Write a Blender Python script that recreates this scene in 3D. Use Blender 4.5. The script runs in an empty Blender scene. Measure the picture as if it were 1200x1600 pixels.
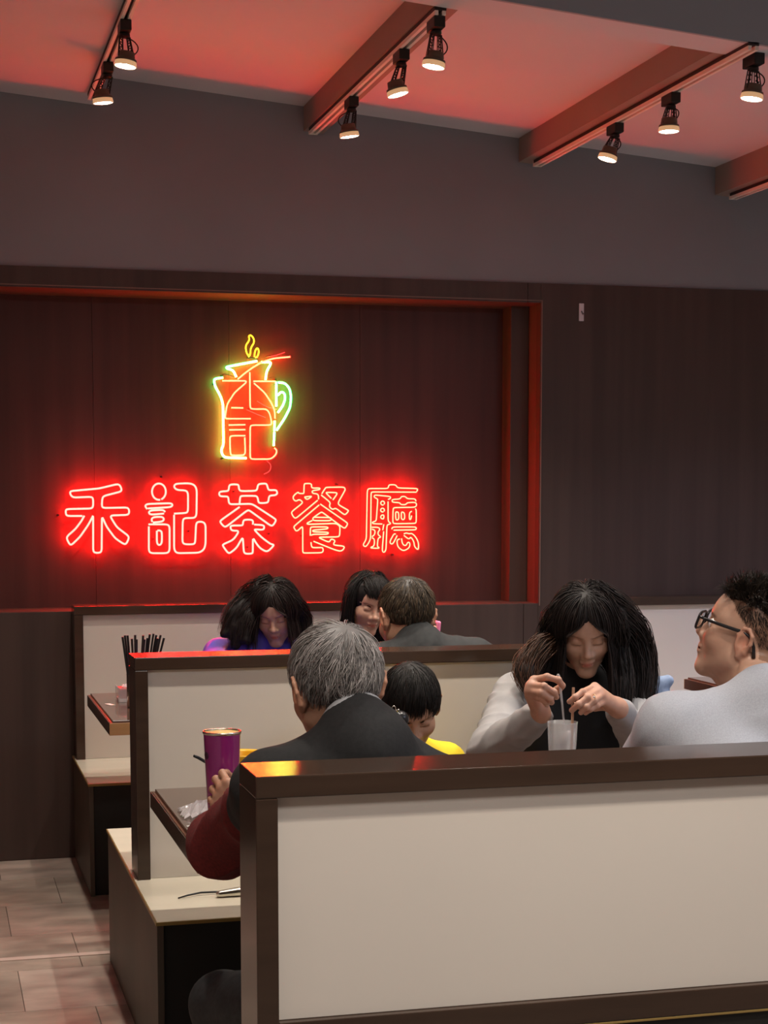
import bpy, bmesh, math, random
import numpy as np
from mathutils import Vector, Matrix
random.seed(7); rng = np.random.default_rng(7)
S = bpy.context.scene; COL = S.collection
R = math.radians

# ------------------------------------------------------------------ camera, world, lights, exposure
PITCH = math.atan(.1); YAW = R(14.87); FOC = 2660.0; EYE = 1.55
cd = bpy.data.cameras.new('camera'); cam = bpy.data.objects.new('camera', cd); COL.objects.link(cam)
cam.location = (0, 0, EYE); cam.rotation_euler = (math.pi/2 - PITCH, 0, -YAW)
cd.sensor_width = 36; cd.lens = FOC/1600*36; cd.shift_y = 240/1600; cd.clip_start = .05
S.camera = cam
w = bpy.data.worlds.new('world'); S.world = w; w.use_nodes = True
w.node_tree.nodes['Background'].inputs[0].default_value = (.75, .8, 1, 1)
w.node_tree.nodes['Background'].inputs[1].default_value = .03
S.view_settings.view_transform = 'Standard'; S.view_settings.look = 'None'
S.view_settings.exposure = 1.0; S.view_settings.gamma = 1; S.view_settings.use_curve_mapping = False
SPOT_W = 34.0
def area(name, loc, size, power, col, rot=(0,0,0)):
    l = bpy.data.lights.new(name, 'AREA'); l.shape = 'RECTANGLE'; l.size, l.size_y = size; l.energy = power; l.color = col
    o = bpy.data.objects.new(name, l); COL.objects.link(o); o.location = loc; o.rotation_euler = rot
    return o
# added fill lights outside the view, raising the general brightness
area('fill_light', (.9, 1.2, 3.0), (1.6, .5), 17, (1, .95, .92))
area('fill_light', (3.6, 2.2, 2.8), (1.2, .6), 20, (.72, .82, 1))
for x_, y_, e_ in ((.70, 2.05, 54), (1.60, 2.0, 54), (.70, 4.25, 52), (1.60, 4.3, 52), (2.6, 4.3, 48)):      # track lamps this side of the header, above the frame
    l_ = bpy.data.lights.new('track_lamp', 'SPOT'); l_.energy = e_; l_.color = (1, .91, .80); l_.spot_size = R(95); l_.spot_blend = .8; l_.shadow_soft_size = .035
    o_ = bpy.data.objects.new('track_lamp', l_); COL.objects.link(o_); o_.location = (x_, y_, 2.98-.08*(x_-.7))
for x_, y_, e_, c_ in ((-1.3, .4, 100, (1, .95, .90)), (-1.6, 2.2, 50, (1, .95, .90)), (3.5, 3.2, 150, (.72, .83, 1)), (4.3, 4.6, 150, (.72, .83, 1)), (3.5, 5.95, 62, (.70, .74, 1)), (4.6, 5.4, 90, (.74, .80, 1))):   # added unseen spots: ceiling bounce at left, bluish fill for the right side
    l_ = bpy.data.lights.new('fill_spot', 'SPOT'); l_.energy = e_; l_.color = c_; l_.spot_size = R(110); l_.spot_blend = .9; l_.shadow_soft_size = .08
    o_ = bpy.data.objects.new('fill_spot', l_); COL.objects.link(o_); o_.location = (x_, y_, 2.85)

# ------------------------------------------------------------------ helpers
def Pt(x, y, Y):                      # photo pixel -> point on the upright plane at depth Y
    F0 = np.array([math.sin(YAW), math.cos(YAW), 0]); Rt = np.array([math.cos(YAW), -math.sin(YAW), 0]); Zu = np.array([0, 0, 1.])
    F = F0*math.cos(PITCH) - Zu*math.sin(PITCH); U = np.cross(Rt, F)
    r = F + Rt*(x-600)/FOC - U*(y-1040)/FOC
    return np.array([0, 0, EYE]) + r*(Y/r[1])
MATS = {}
def mat(name, col, rough=.5, metal=0., spec=.5, emit=None, est=0., noise=None, grain=None, bump=0., trans=0., alpha=1., tint=False, coat=0., sheen=0., col2=None, attr=None, ior=1.45):
    m = bpy.data.materials.new(name); m.use_nodes = True; nt = m.node_tree; b = nt.nodes['Principled BSDF']
    b.inputs['Base Color'].default_value = (*col, 1); b.inputs['Roughness'].default_value = rough
    b.inputs['Metallic'].default_value = metal; b.inputs['Specular IOR Level'].default_value = spec; b.inputs['IOR'].default_value = ior
    b.inputs['Transmission Weight'].default_value = trans; b.inputs['Alpha'].default_value = alpha
    b.inputs['Coat Weight'].default_value = coat; b.inputs['Sheen Weight'].default_value = sheen
    if emit: b.inputs['Emission Color'].default_value = (*emit, 1); b.inputs['Emission Strength'].default_value = est
    src = None
    if noise:                          # (scale xyz, amount): mottling of the pigment
        tc = nt.nodes.new('ShaderNodeTexCoord'); mp = nt.nodes.new('ShaderNodeMapping'); mp.inputs['Scale'].default_value = noise[0]
        nz = nt.nodes.new('ShaderNodeTexNoise'); nz.inputs['Detail'].default_value = 6; nz.inputs['Scale'].default_value = 1
        nt.links.new(tc.outputs['Object'], mp.inputs[0]); nt.links.new(mp.outputs[0], nz.inputs['Vector'])
        rp = nt.nodes.new('ShaderNodeValToRGB'); c2 = col2 or tuple(c*(1+noise[1]) for c in col); c1 = tuple(c*(1-noise[1]) for c in col)
        rp.color_ramp.elements[0].position = .32; rp.color_ramp.elements[1].position = .68
        rp.color_ramp.elements[0].color = (*c1, 1); rp.color_ramp.elements[1].color = (*c2, 1)
        nt.links.new(nz.outputs['Fac'], rp.inputs[0]); src = rp.outputs[0]
        if bump:
            bp = nt.nodes.new('ShaderNodeBump'); bp.inputs['Strength'].default_value = bump; bp.inputs['Distance'].default_value = .004
            nt.links.new(nz.outputs['Fac'], bp.inputs['Height']); nt.links.new(bp.outputs[0], b.inputs['Normal'])
    if tint:                           # pigment per vertex (lips, brows, grey and dark strands)
        at = nt.nodes.new('ShaderNodeAttribute'); at.attribute_name = 'tint'
        if src is None:
            rgb = nt.nodes.new('ShaderNodeRGB'); rgb.outputs[0].default_value = (*col, 1); src = rgb.outputs[0]
        mx = nt.nodes.new('ShaderNodeMix'); mx.data_type = 'RGBA'; mx.blend_type = 'MULTIPLY'; mx.inputs[0].default_value = 1
        nt.links.new(src, mx.inputs[6]); nt.links.new(at.outputs['Color'], mx.inputs[7]); src = mx.outputs[2]
    if src is not None: nt.links.new(src, b.inputs['Base Color'])
    MATS[name] = m
    return m
def base_of(p):
    return np.array(p['base']) if p is not None and 'base' in p.keys() else np.zeros(3)
def link(o, parent=None):
    COL.objects.link(o)
    if parent is not None: o.parent = parent
    return o
def mesh_obj(name, V, F, m, parent=None, origin=None, smooth=False, tint=None):
    """one mesh object; V in world coordinates, stored relative to the origin of its thing"""
    V = np.asarray(V, float); org = np.array(parent['base']) if parent is not None else (np.array(origin) if origin is not None else np.zeros(3))
    me = bpy.data.meshes.new(name)
    if isinstance(F, np.ndarray):
        n = F.shape[1]; me.vertices.add(len(V)); me.vertices.foreach_set('co', (V-org).ravel().astype(np.float32))
        me.loops.add(F.size); me.loops.foreach_set('vertex_index', F.ravel().astype(np.int32))
        me.polygons.add(len(F)); me.polygons.foreach_set('loop_start', np.arange(0, F.size, n, dtype=np.int32))
        me.update(calc_edges=True); me.validate()
    else:
        me.from_pydata([tuple(v) for v in V-org], [], F); me.update()
    if smooth: me.polygons.foreach_set('use_smooth', np.ones(len(me.polygons), bool))
    if tint is not None:
        a = me.color_attributes.new('tint', 'FLOAT_COLOR', 'POINT')
        t = np.ones((len(V), 4), np.float32); t[:, :3] = tint; a.data.foreach_set('color', t.ravel())
    me.materials.append(m)
    o = bpy.data.objects.new(name, me); link(o, parent)
    o['base'] = [float(x) for x in org]
    if parent is None: o.location = org
    return o
def thing(name, label, cat, loc, group=None):
    o = bpy.data.objects.new(name, None); o.empty_display_size = .05; link(o); o.location = loc; o['base'] = [float(x) for x in loc]
    o['label'] = label; o['category'] = cat
    if group: o['group'] = group
    return o
def tag(o, label, cat, group=None):
    o['label'] = label; o['category'] = cat
    if group: o['group'] = group
    return o
def struct(o): o['kind'] = 'structure'; return o
def boxes(bl, bev=.0):
    """list of (x0,x1,y0,y1,z0,z1) -> verts, faces, edges bevelled"""
    bm = bmesh.new()
    for x0, x1, y0, y1, z0, z1 in bl:
        vs = [bm.verts.new((x, y, z)) for x in (x0, x1) for y in (y0, y1) for z in (z0, z1)]
        for f in ((0,1,3,2),(4,6,7,5),(0,4,5,1),(2,3,7,6),(0,2,6,4),(1,5,7,3)): bm.faces.new([vs[i] for i in f])
    if bev: bmesh.ops.bevel(bm, geom=bm.edges[:], offset=bev, segments=2, affect='EDGES', profile=.6, clamp_overlap=True)
    bm.normal_update(); bm.verts.index_update()
    V = [v.co[:] for v in bm.verts]; F = [[v.index for v in f.verts] for f in bm.faces]; bm.free()
    return np.array(V), F
def box(name, b, m, parent=None, bev=.002, origin=None):
    V, F = boxes([b], bev)
    if parent is None and origin is None: origin = ((b[0]+b[1])/2, (b[2]+b[3])/2, b[4])
    return mesh_obj(name, V, F, m, parent, origin)
def prism(name, poly, axis, a, b, m, parent=None, origin=None):
    """polygon (2-D list) extruded along axis from a to b"""
    n = len(poly); V = []
    for t in (a, b):
        for p in poly:
            q = list(p); q.insert(axis, t); V.append(q)
    F = [list(range(n))[::-1], list(range(n, 2*n))] + [[i, (i+1) % n, n+(i+1) % n, n+i] for i in range(n)]
    return mesh_obj(name, V, F, m, parent, origin)
def tube_mesh(pts, r, seg=8, closed=False, cap=True):
    pts = np.asarray(pts, float); n = len(pts); r = np.broadcast_to(np.asarray(r, float), (n,))
    t = np.gradient(pts, axis=0) if not closed else np.roll(pts, -1, 0)-np.roll(pts, 1, 0)
    t /= np.linalg.norm(t, axis=1)[:, None]+1e-9
    u = np.cross(t[0], [0, 0, 1.]);
    if np.linalg.norm(u) < .1: u = np.cross(t[0], [0, 1., 0])
    u /= np.linalg.norm(u); V = []; 
    for i in range(n):
        u = u - t[i]*(u@t[i]); u /= np.linalg.norm(u); v = np.cross(t[i], u)
        for k in range(seg):
            a = 2*math.pi*k/seg; V.append(pts[i]+r[i]*(u*math.cos(a)+v*math.sin(a)))
    F = []; N = n if closed else n-1
    for i in range(N):
        j = (i+1) % n
        for k in range(seg): F.append([i*seg+k, i*seg+(k+1) % seg, j*seg+(k+1) % seg, j*seg+k])
    if cap and not closed: F.append(list(range(seg))[::-1]); F.append([(n-1)*seg+k for k in range(seg)])
    return np.array(V), F
def merge(parts):
    V = []; F = []; o = 0
    for v, f in parts:
        V.append(np.asarray(v)); F += [[i+o for i in q] for q in f]; o += len(v)
    return np.concatenate(V), F
def lathe_mesh(profile, c, seg=32, axis=None):
    """profile [(r,z)...] around the vertical through c (or along axis)"""
    V = []; F = []; n = len(profile); c = np.array(c, float)
    ax = np.array(axis if axis is not None else (0, 0, 1.), float); ax /= np.linalg.norm(ax)
    u = np.cross(ax, [0, 1, 0]) if abs(ax[1]) < .9 else np.cross(ax, [1, 0, 0]); u /= np.linalg.norm(u); v = np.cross(ax, u)
    for r, z in profile:
        for k in range(seg):
            a = 2*math.pi*k/seg; V.append(c+ax*z+r*(u*math.cos(a)+v*math.sin(a)))
    for i in range(n-1):
        for k in range(seg): F.append([i*seg+k, i*seg+(k+1) % seg, (i+1)*seg+(k+1) % seg, (i+1)*seg+k])
    if profile[0][0] > 1e-5: F.append(list(range(seg))[::-1])
    if profile[-1][0] > 1e-5: F.append([(n-1)*seg+k for k in range(seg)])
    return np.array(V), F
def smooth_path(pts, step=.006, rad=1):
    """corner-rounded resampling of a polyline"""
    pts = np.asarray(pts, float)
    for _ in range(2):
        q = [pts[0]]
        for a, b in zip(pts[:-1], pts[1:]):
            L = np.linalg.norm(b-a); t = min(.25, .008/max(L, 1e-6)) if rad else .25
            q += [a+(b-a)*t, b+(a-b)*t]
        q.append(pts[-1]); pts = np.array(q)
    return pts

# ------------------------------------------------------------------ materials
M_white = mat('cream_laminate', (.62,.56,.49), .38, noise=((1.2,1.2,1.2), .03))
M_seat = mat('cream_seat', (.66,.60,.48), .22, noise=((2,9,2), .04))
M_frame = mat('brown_laminate', (.043,.025,.0165), .2, spec=.55, noise=((3,3,30), .15))
M_gold = mat('gold_edging', (.36,.24,.08), .35, metal=.4)
M_sidep = mat('dark_oak_side', (.075,.057,.041), .5, noise=((14,3,1.2), .22), bump=.1)
M_dark = mat('dark_base', (.012,.011,.009), .5, noise=((3,3,3), .1))
M_panel = mat('walnut_panel', (.060,.037,.030), .45, spec=.45, noise=((16,16,.7), .16), bump=.03)
M_niche = mat('niche_walnut', (.085,.030,.024), .42, spec=.4, noise=((16,16,.7), .16), bump=.03)
M_bloom = mat('rim_bloom_glow', (.6,.45,.3), .3, emit=(1,.58,.28), est=.22)  # warm emission on the lamp rim imitates the bloom around the lens
M_jamb = mat('walnut_jamb', (.080,.045,.034), .45, noise=((12,12,1), .1))
M_plaster = mat('grey_wall_paint', (.245,.26,.285), .85, spec=.25, noise=((1.5,1.5,1.5), .06), bump=.05)
M_ceil = mat('white_ceiling_paint', (.60,.61,.64), .8, spec=.3, noise=((1,1,1), .03))
M_beam = mat('beam_paint', (.30,.235,.20), .6, noise=((2,2,2), .06))
M_track = mat('cream_track', (.86,.78,.68), .4)
M_slot = mat('dark_track_slot', (.03,.02,.018), .6)
M_black = mat('black_metal', (.012,.012,.011), .45)
M_head = mat('lamp_housing', (.11,.085,.06), .45)
M_led = mat('led_lens', (.9,.9,.9), .3, emit=(1,.97,.92), est=9)
M_ledp = mat('led_bead', (.9,.9,.9), .3, emit=(1,.98,.95), est=22)
M_neonred = mat('red_neon', (.9,.4,.35), .3, emit=(1,.0085,.0066), est=46)
M_neongold = mat('amber_red_neon', (.9,.5,.35), .3, emit=(1,.0088,.0044), est=46)
M_neonwhite = mat('green_white_neon', (.8,.9,.9), .3, emit=(.022,1,.11), est=20)
M_neonyel = mat('yellow_neon', (.9,.9,.2), .3, emit=(1,.52,.012), est=2.2)
M_neondim = mat('dim_pink_tube', (.6,.1,.1), .3, emit=(1,.06,.07), est=.6)
M_tabletop = mat('mahogany_table', (.15,.062,.036), .3, noise=((2,18,2), .2))
M_tedge = mat('oak_edge', (.30,.16,.065), .4, noise=((2,2,20), .15))
M_glass = mat('clear_glass', (.9,.95,.93), .03, trans=1.0)
M_plasticclear = mat('clear_plastic', (.85,.85,.85), .15, alpha=.30)
M_purple = mat('purple_enamel', (.29,.022,.18), .2, coat=.6)
M_metal = mat('steel', (.6,.57,.5), .25, metal=1)
M_tea = mat('milk_tea', (.70,.55,.22), .3)
M_yellow = mat('yellow_plastic', (.85,.45,.02), .3)
M_blackpl = mat('black_plastic', (.012,.012,.013), .3)
M_paper = mat('white_paper', (.75,.72,.70), .6)
M_redpl = mat('red_plastic', (.5,.03,.035), .35)
M_hook = mat('white_hook', (.62,.60,.64), .4)
M_hookg = mat('grey_hook', (.22,.21,.22), .4)
M_straw = mat('brown_paper_straw', (.45,.27,.17), .6)
M_pink = mat('pink_phone_case', (.80,.22,.40), .35)
M_dimage = mat('cup_print', (.05,.01,.04), .4)

# ------------------------------------------------------------------ the room
YW = 7.31
def ceil_z(x): return 3.339 - .0839*x
# floor of stone-look vinyl tiles, bed below the joints
fl = struct(box('floor', (-2.2, 5.6, -3, 8, -.12, -.004), mat('floor_bed', (.17,.135,.11), .8), bev=0))
tile_mats = [mat('stone_vinyl_%d' % i, c, .34, spec=.5, noise=((5,9,5), .30), bump=.04) for i, c in enumerate(((.36,.285,.235), (.33,.265,.215), (.385,.31,.26), (.30,.245,.20)))]
k = 0
for iy in range(0, 10):
    y0 = 3.4 + .455*iy - .10
    for ix in range(-2, 4):
        x0 = -.62 + .455*ix*1.0 + (.16 if iy % 2 else -.05)
        if x0 > .95 or y0 > 7.2: continue
        y1 = min(y0+.4525, YW-.002); x1 = x0+.4525
        t = box('tile', (x0, x1, y0, y1, -.004, 0.0), tile_mats[(ix*7+iy*5+ix*iy) % 4], fl, bev=.0012); k += 1
bar = struct(box('trim_1', (-2, .56, 5.70, 5.735, 0.0, .004), mat('pale_floor_trim', (.55,.42,.36), .35), bev=.001))

# back wall: walnut panelling with the stepped sign niche, grey plaster above
X0, X1 = -2.2, 5.6; NXL = -1.2; NXR = 2.668; NZ0, NZ1 = 1.06, 2.408; ND1 = 7.468; ND2 = 7.585; NXI = 2.583; PT = 2.495
wb = struct(mesh_obj('wall_back', *boxes([(X0, X1, YW+.012, YW+.30, PT-.02, 3.6), (X0, X1, 7.62, 7.75, 0, PT-.02)]), M_plaster, origin=(1.7, 7.6, 0)))
def panel(b, m=M_panel, name='wood_panel', bev=.0015): return box(name, b, m, wb, bev=bev)
seamx = 2.606
panel((X0, seamx-.001, YW, YW+.05, NZ1, PT)); panel((NXR, X1, YW, YW+.05, 0, PT))
panel((seamx+.001, NXR-.0005, YW, YW+.05, NZ1, PT))
panel((X0, 2.597, YW, YW+.05, 0, NZ0)); panel((2.599, NXR-.0005, YW, YW+.05, 0, NZ0))
panel((NXR, NXR+.05, YW+.05, ND2+.03, NZ0-.05, NZ1+.05), M_jamb, 'outer_jamb', .001)
panel((NXI, NXI+.084, ND1, ND2+.03, NZ0, NZ1), M_jamb, 'inner_jamb', .001)
panel((NXL, NXR, YW+.05, ND2+.03, NZ1, NZ1+.05), M_jamb, 'niche_head', .001)
panel((NXL, NXR, YW+.05, ND2+.03, NZ0-.05, NZ0), M_jamb, 'niche_sill', .001)
for xa, xb in ((NXL, .0995), (.1005, .6995), (.7005, 1.3), (1.301, 1.9), (1.901, NXI)):
    panel((xa, xb, ND2, ND2+.03, NZ0, NZ1), M_niche, name='niche_panel', bev=.0008)
# shadow-gap bead round the niche
pr = mat('niche_bead', (.20,.13,.10), .4)
panel((NXR+.004, NXR+.008, YW-.003, YW, NZ0-.01, NZ1+.012), pr, 'bead', 0)
panel((X0, NXR+.008, YW-.003, YW, NZ1+.008, NZ1+.012), pr, 'bead', 0)
struct(box('wall_left', (X0-.1, X0, -3, 7.7, 0, 3.6), M_white, bev=0))
struct(box('wall_right', (X1, X1+.1, -3, 7.7, 0, 3.6), M_white, bev=0))
struct(box('wall_front', (X0, X1, -3.1, -3, 0, 3.6), M_white, bev=0))
# sloping ceiling
V = [(x, y, ceil_z(x)+.32+dz) for dz in (0, .08) for x, y in ((X0, -3), (X1, -3), (X1, 5.2), (X0, 5.2))]
struct(mesh_obj('ceiling', V, [[0,1,2,3],[7,6,5,4],[0,4,5,1],[1,5,6,2],[2,6,7,3],[3,7,4,0]], M_ceil, origin=(1.7, 2, 3.4)))
V = [(x, y, ceil_z(x)+dz) for dz in (0, .08) for x, y in ((X0, 5.21), (X1, 5.21), (X1, YW+.2), (X0, YW+.2))]
struct(mesh_obj('ceiling', V, [[0,1,2,3],[7,6,5,4],[0,4,5,1],[1,5,6,2],[2,6,7,3],[3,7,4,0]], M_ceil, origin=(1.7, 6, 3.2)))
# beams (along the room) and the cross header near the camera
def beam(name, x0, x1, y0, y1, d, m):
    V = [(x, y, ceil_z(x)-(d if b else -.004)) for b in (1, 0) for x, y in ((x0, y0), (x1, y0), (x1, y1), (x0, y1))]
    return struct(mesh_obj(name, V, [[3,2,1,0],[4,5,6,7],[0,1,5,4],[1,2,6,5],[2,3,7,6],[3,0,4,7]], m, origin=((x0+x1)/2, y1, ceil_z(x0)-d)))
beam('trim_2', X0, .70, 5.215, YW+.01, .12, M_ceil)
BX = (1.588, 2.562, 3.512)
for i, bx in enumerate(BX): beam('trim_%d' % (3+i), bx, bx+.085, 5.3655, YW+.01, .104 if i < 2 else .125, M_beam)
M_header = mat('header_paint', (.30,.33,.37), .8, noise=((1.5,1.5,1.5), .05))
V = [(x, y, ceil_z(x)+z) for z in (-.109, .33) for x, y in ((.72, 5.20), (X1, 5.20), (X1, 5.2138), (.72, 5.2138))]
struct(mesh_obj('trim_6', V, [[3,2,1,0],[4,5,6,7],[0,1,5,4],[1,2,6,5],[2,3,7,6],[3,0,4,7]], M_header, origin=(3, 5.2, 3.0)))
hdb = beam('trim_7', .72, X1, 5.2142, 5.365, .108, M_ceil)
# lighting tracks under the beams
TX = (.675, 1.612, 2.622); TD = (.12, .104, .104)
def track(i, x, d, y0, y1, label):
    z = ceil_z(x)-d
    t = thing('lighting_track', label, 'lighting track', (x, y1, z-.026), 'ceiling lighting tracks')
    box('rail', (x-.02, x+.02, y0, y1, z-.012, z-.0002), M_slot, t, bev=.001)
    for s in (-1, 1): box('lip', (x+s*.0125-.006, x+s*.0125+.006, y0, y1, z-.026, z-.0122), M_track, t, bev=.001)
    box('end_cap', (x-.0195, x+.0195, y1, y1+.008, z-.026, z-.0004), M_track, t, bev=.001)
track(0, TX[0], TD[0], 5.37, 7.12, 'cream lighting track along the edge of the dropped ceiling at the left')
track(1, TX[1], TD[1], 5.37, 7.24, 'cream lighting track under the middle brown beam, carrying three lamps above the niche')
track(2, TX[2], TD[2], 5.2, 7.24, 'cream lighting track under the right-hand long brown beam that meets the header')
track(3, BX[2]+.055, .125, 5.37, 7.24, 'cream lighting track under the short beam at the right picture edge, without lamps')
# ------------------------------------------------------------------ booth furniture
RZ = 1.09; SZ = .445; FT = .037
def partition(label, x0, x1, y0, y1, z0, bottom=None):
    t = thing('booth_partition', label, 'partition', ((x0+x1)/2, (y0+y1)/2, z0), 'framed booth partitions')
    box('post', (x0, x0+FT, y0, y1, z0, RZ-FT-.0004), M_frame, t); box('post', (x1-FT, x1, y0, y1, z0, RZ-FT-.0004), M_frame, t)
    box('top_rail', (x0, x1, y0, y1, RZ-FT, RZ), M_frame, t, bev=.0025)
    zb = z0
    if bottom:
        zb = bottom
        box('bottom_rail', (x0+FT+.0004, x1-FT-.0004, y0+.001, y1-.001, bottom-.045, bottom), M_frame, t)
        box('gold_strip', (x0+FT+.0004, x1-FT-.0004, y0+.001, y0+.02, bottom-.05, bottom-.0455), M_gold, t, bev=.001)
        box('base_panel', (x0+FT+.0004, x1-FT-.0004, y0+.006, y1-.006, z0, bottom-.0505), M_dark, t)
    box('panel', (x0+FT+.0006, x1-FT-.0006, y0+.016, y1-.016, zb+.0005, RZ-FT-.0006), M_white, t, bev=.001)
    return t
def bench(label, x0, x1, y0, y1, front=None):
    t = thing('booth_bench', label, 'bench', ((x0+x1)/2, (y0+y1)/2, 0), 'cream topped booth benches')
    box('seat_top', (x0+.003, x1-.003, y0+.003, y1-.003, SZ-.0095, SZ), M_seat, t, bev=.0015)
    for b in ((x0, x1, y0, y0+.0028), (x0, x1, y1-.0028, y1), (x0, x0+.0028, y0+.003, y1-.003), (x1-.0028, x1, y0+.003, y1-.003)): box('edging', (*b, SZ-.0105, SZ-.001), M_gold, t, bev=.0008)
    for xa in (x0+.004, x1-.022): box('side_panel', (xa, xa+.018, y0+.012, y1-.012, .0, SZ-.0110), M_sidep, t)
    for ya in (y0+.03, y1-.042): box('front_panel', (x0+.0225, x1-.0225, ya, ya+.012, .0, SZ-.0110), M_dark, t)
    return t
FX0, MX0, BX0 = .505, .552, .568
partition('framed cream partition nearest the camera, its wide panel filling the lower right', FX0, 2.12, 2.722, 2.878, 0, .672)
partition('framed cream partition in the middle, behind the boy and the grey-jacketed woman', MX0, 2.05, 4.842, 4.998, SZ)
partition('framed cream partition at the back left, below the red neon characters', BX0, 2.02, 7.165, 7.306, SZ)
partition('framed cream partition at the back right, beside the profile of the man in glasses', 2.80, 4.3, 7.165, 7.306, SZ)
bench('cream topped bench under the grey-haired man, hidden behind the nearest partition', FX0+.0, 2.12, 2.882, 3.36)
bench('cream topped double bench under the middle partition, its dark end panel facing the aisle', .540, 2.08, 4.345, 5.640)
bench('cream topped bench against the back left wall, behind the far table', .560, 2.04, 6.545, 7.306)
bench('cream topped bench against the back right wall, behind the man in glasses', 2.70, 4.3, 6.70, 7.306)
TZ = .78
def table(label, x0, x1, y0, y1, tops=M_tabletop):
    t = thing('dining_table', label, 'table', ((x0+x1)/2, (y0+y1)/2, 0), 'glass topped booth tables')
    box('table_top', (x0+.004, x1-.004, y0+.004, y1-.004, TZ-.05, TZ-.007), tops, t)
    for b in ((x0, x1, y0, y0+.0038), (x0, x1, y1-.0038, y1)): box('edge_band', (*b, TZ-.05, TZ-.008), M_tedge, t, bev=.001)
    for b in ((x0, x0+.0038, y0+.004, y1-.004), (x1-.0038, x1, y0+.004, y1-.004)): box('end_band', (*b, TZ-.05, TZ-.008), M_frame, t, bev=.001)
    box('glass_sheet', (x0+.012, x1-.012, y0+.012, y1-.012, TZ-.0066, TZ), M_tglass, t, bev=.0015)
    for xx in (x0+.38, x1-.38):
        box('pedestal', (xx-.05, xx+.05, (y0+y1)/2-.05, (y0+y1)/2+.05, .02, TZ-.0505), M_black, t); box('foot', (xx-.06, xx+.06, (y0+y1)/2-.22, (y0+y1)/2+.22, 0, .0196), M_black, t)
    return t
M_tglass = mat('smoked_table_glass', (.10,.062,.045), .08, spec=.7)
M_tglassred = M_tglass
table('dark glass topped table in front of the grey-haired man, with the purple tumbler on it', .542, 2.04, 3.625, 4.450)
table('mahogany table at the back left, with the chopstick pot and card box on it', .575, 2.04, 5.830, 6.690)
table('mahogany table end at the back right, seen beside the chin of the man in glasses', 3.085, 4.3, 5.75, 6.64)

# ------------------------------------------------------------------ track spot lamps
def spot_lamp(x, y, z, tilt, yawdeg, label, loop=1, lean=(0, 0), drop=.062):
    """adapter under the track at (x,y,z); lamp head hangs below on two lattice arms"""
    t = thing('track_spotlight', label, 'spotlight', (x, y, z), 'black track spotlights')
    box('adapter', (x-.019, x+.019, y-.045, y+.045, z-.036, z-.0003), M_black, t, bev=.004)
    V, F = lathe_mesh([(.012, 0), (.018, -.004), (.018, -.012), (.010, -.016)], (x, y, z-.0355), 16); mesh_obj('swivel', V, F, M_black, t, smooth=False)
    top = np.array((x, y, z-.050)); hc = top+np.array((lean[0], lean[1], -drop))
    nrm = np.array((math.sin(R(tilt)), math.sin(R(yawdeg))*.5, -math.cos(R(tilt)))); nrm /= np.linalg.norm(nrm)
    side = np.cross(nrm, [0, 1., 0]); side /= np.linalg.norm(side); up = -nrm
    parts = []
    for s in (-1, 1):                                      # lattice arms
        a0 = top+side*s*.017; a1 = hc+side*s*.026
        for off in (-.011, .011):
            o = np.array((0, off, 0)); parts.append(tube_mesh([a0+o*.6, a1+o], .0022, 5))
            parts.append(tube_mesh([a0+o*.6+np.array((side*-s*.010)), a1+o+side*-s*.014], .0018, 5))
        for k in range(4):
            f0, f1 = k/4, (k+1)/4
            p = a0*(1-f0)+a1*f0; q = a0*(1-f1)+a1*f1
            parts.append(tube_mesh([p, q-side*s*.012], .0018, 5)); parts.append(tube_mesh([p-side*s*.011, p], .0018, 5))
    parts.append(tube_mesh([top-side*.02, top+side*.02], .004, 6))
    parts.append(tube_mesh([hc-side*.028, hc+side*.028], .004, 6))
    V, F = merge(parts); mesh_obj('lattice_arm', V, F, M_black, t)
    V, F = lathe_mesh([(.012, .020), (.027, .018), (.029, .004), (.029, -.004), (.036, -.006), (.037, -.013), (.034, -.0132)], hc, 28, up)
    mesh_obj('lamp_housing', V, F, M_head, t, smooth=True)
    V, F = lathe_mesh([(.0365, -.0132), (.0385, -.027), (.036, -.030), (.035, -.027)], hc, 28, up); mesh_obj('bloom_rim', V, F, M_bloom, t, smooth=True)
    V, F = lathe_mesh([(0, -.0262), (.0345, -.0262), (.0345, -.0282), (0, -.0282)], hc, 24, up); lens = mesh_obj('lens', V, F, M_led, t)
    beads = []
    e = np.cross(nrm, side)
    for rr, n in ((.010, 3), (.0245, 8)):
        for k in range(n):
            a = 2*math.pi*k/n; c = hc+nrm*.0283+rr*(side*math.cos(a)+e*math.sin(a))
            beads.append(lathe_mesh([(.0042, .001), (.0035, -.0012), (0, -.0022)], c, 8, up))
    V, F = merge(beads); mesh_obj('led_bead', V, F, M_ledp, lens)
    a = [hc+up*.010+side*.02*loop, hc+up*.03+side*.046*loop, hc+up*.055+side*.042*loop, top+side*.012*loop]
    pts = [np.array(a[0])]
    for u in np.linspace(0, 1, 9)[1:]:
        pts.append((1-u)**3*a[0]+3*u*(1-u)**2*a[1]*1.0+3*u*u*(1-u)*a[2]+u**3*a[3])
    V, F = tube_mesh(pts, .0022, 6); mesh_obj('cable', V, F, M_black, t, smooth=True)
    l = bpy.data.lights.new('lamp_light', 'SPOT'); l.energy = SPOT_W; l.color = (1, .91, .80); l.spot_size = R(92); l.spot_blend = .75; l.shadow_soft_size = .03
    lo = bpy.data.objects.new('lamp_light', l); COL.objects.link(lo); lo.parent = t; lo.location = hc+nrm*.034-np.array(t['base'])
    lo.rotation_euler = Vector(nrm).to_track_quat('-Z', 'Y').to_euler()
    return t
def zt(x, d): return ceil_z(x)-d-.026
spot_lamp(TX[0], 5.95, zt(TX[0], .12), -7, 0, 'black track spotlight on the dropped ceiling edge, upper of the two at left', 1, (.004, 0), .066)
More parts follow.
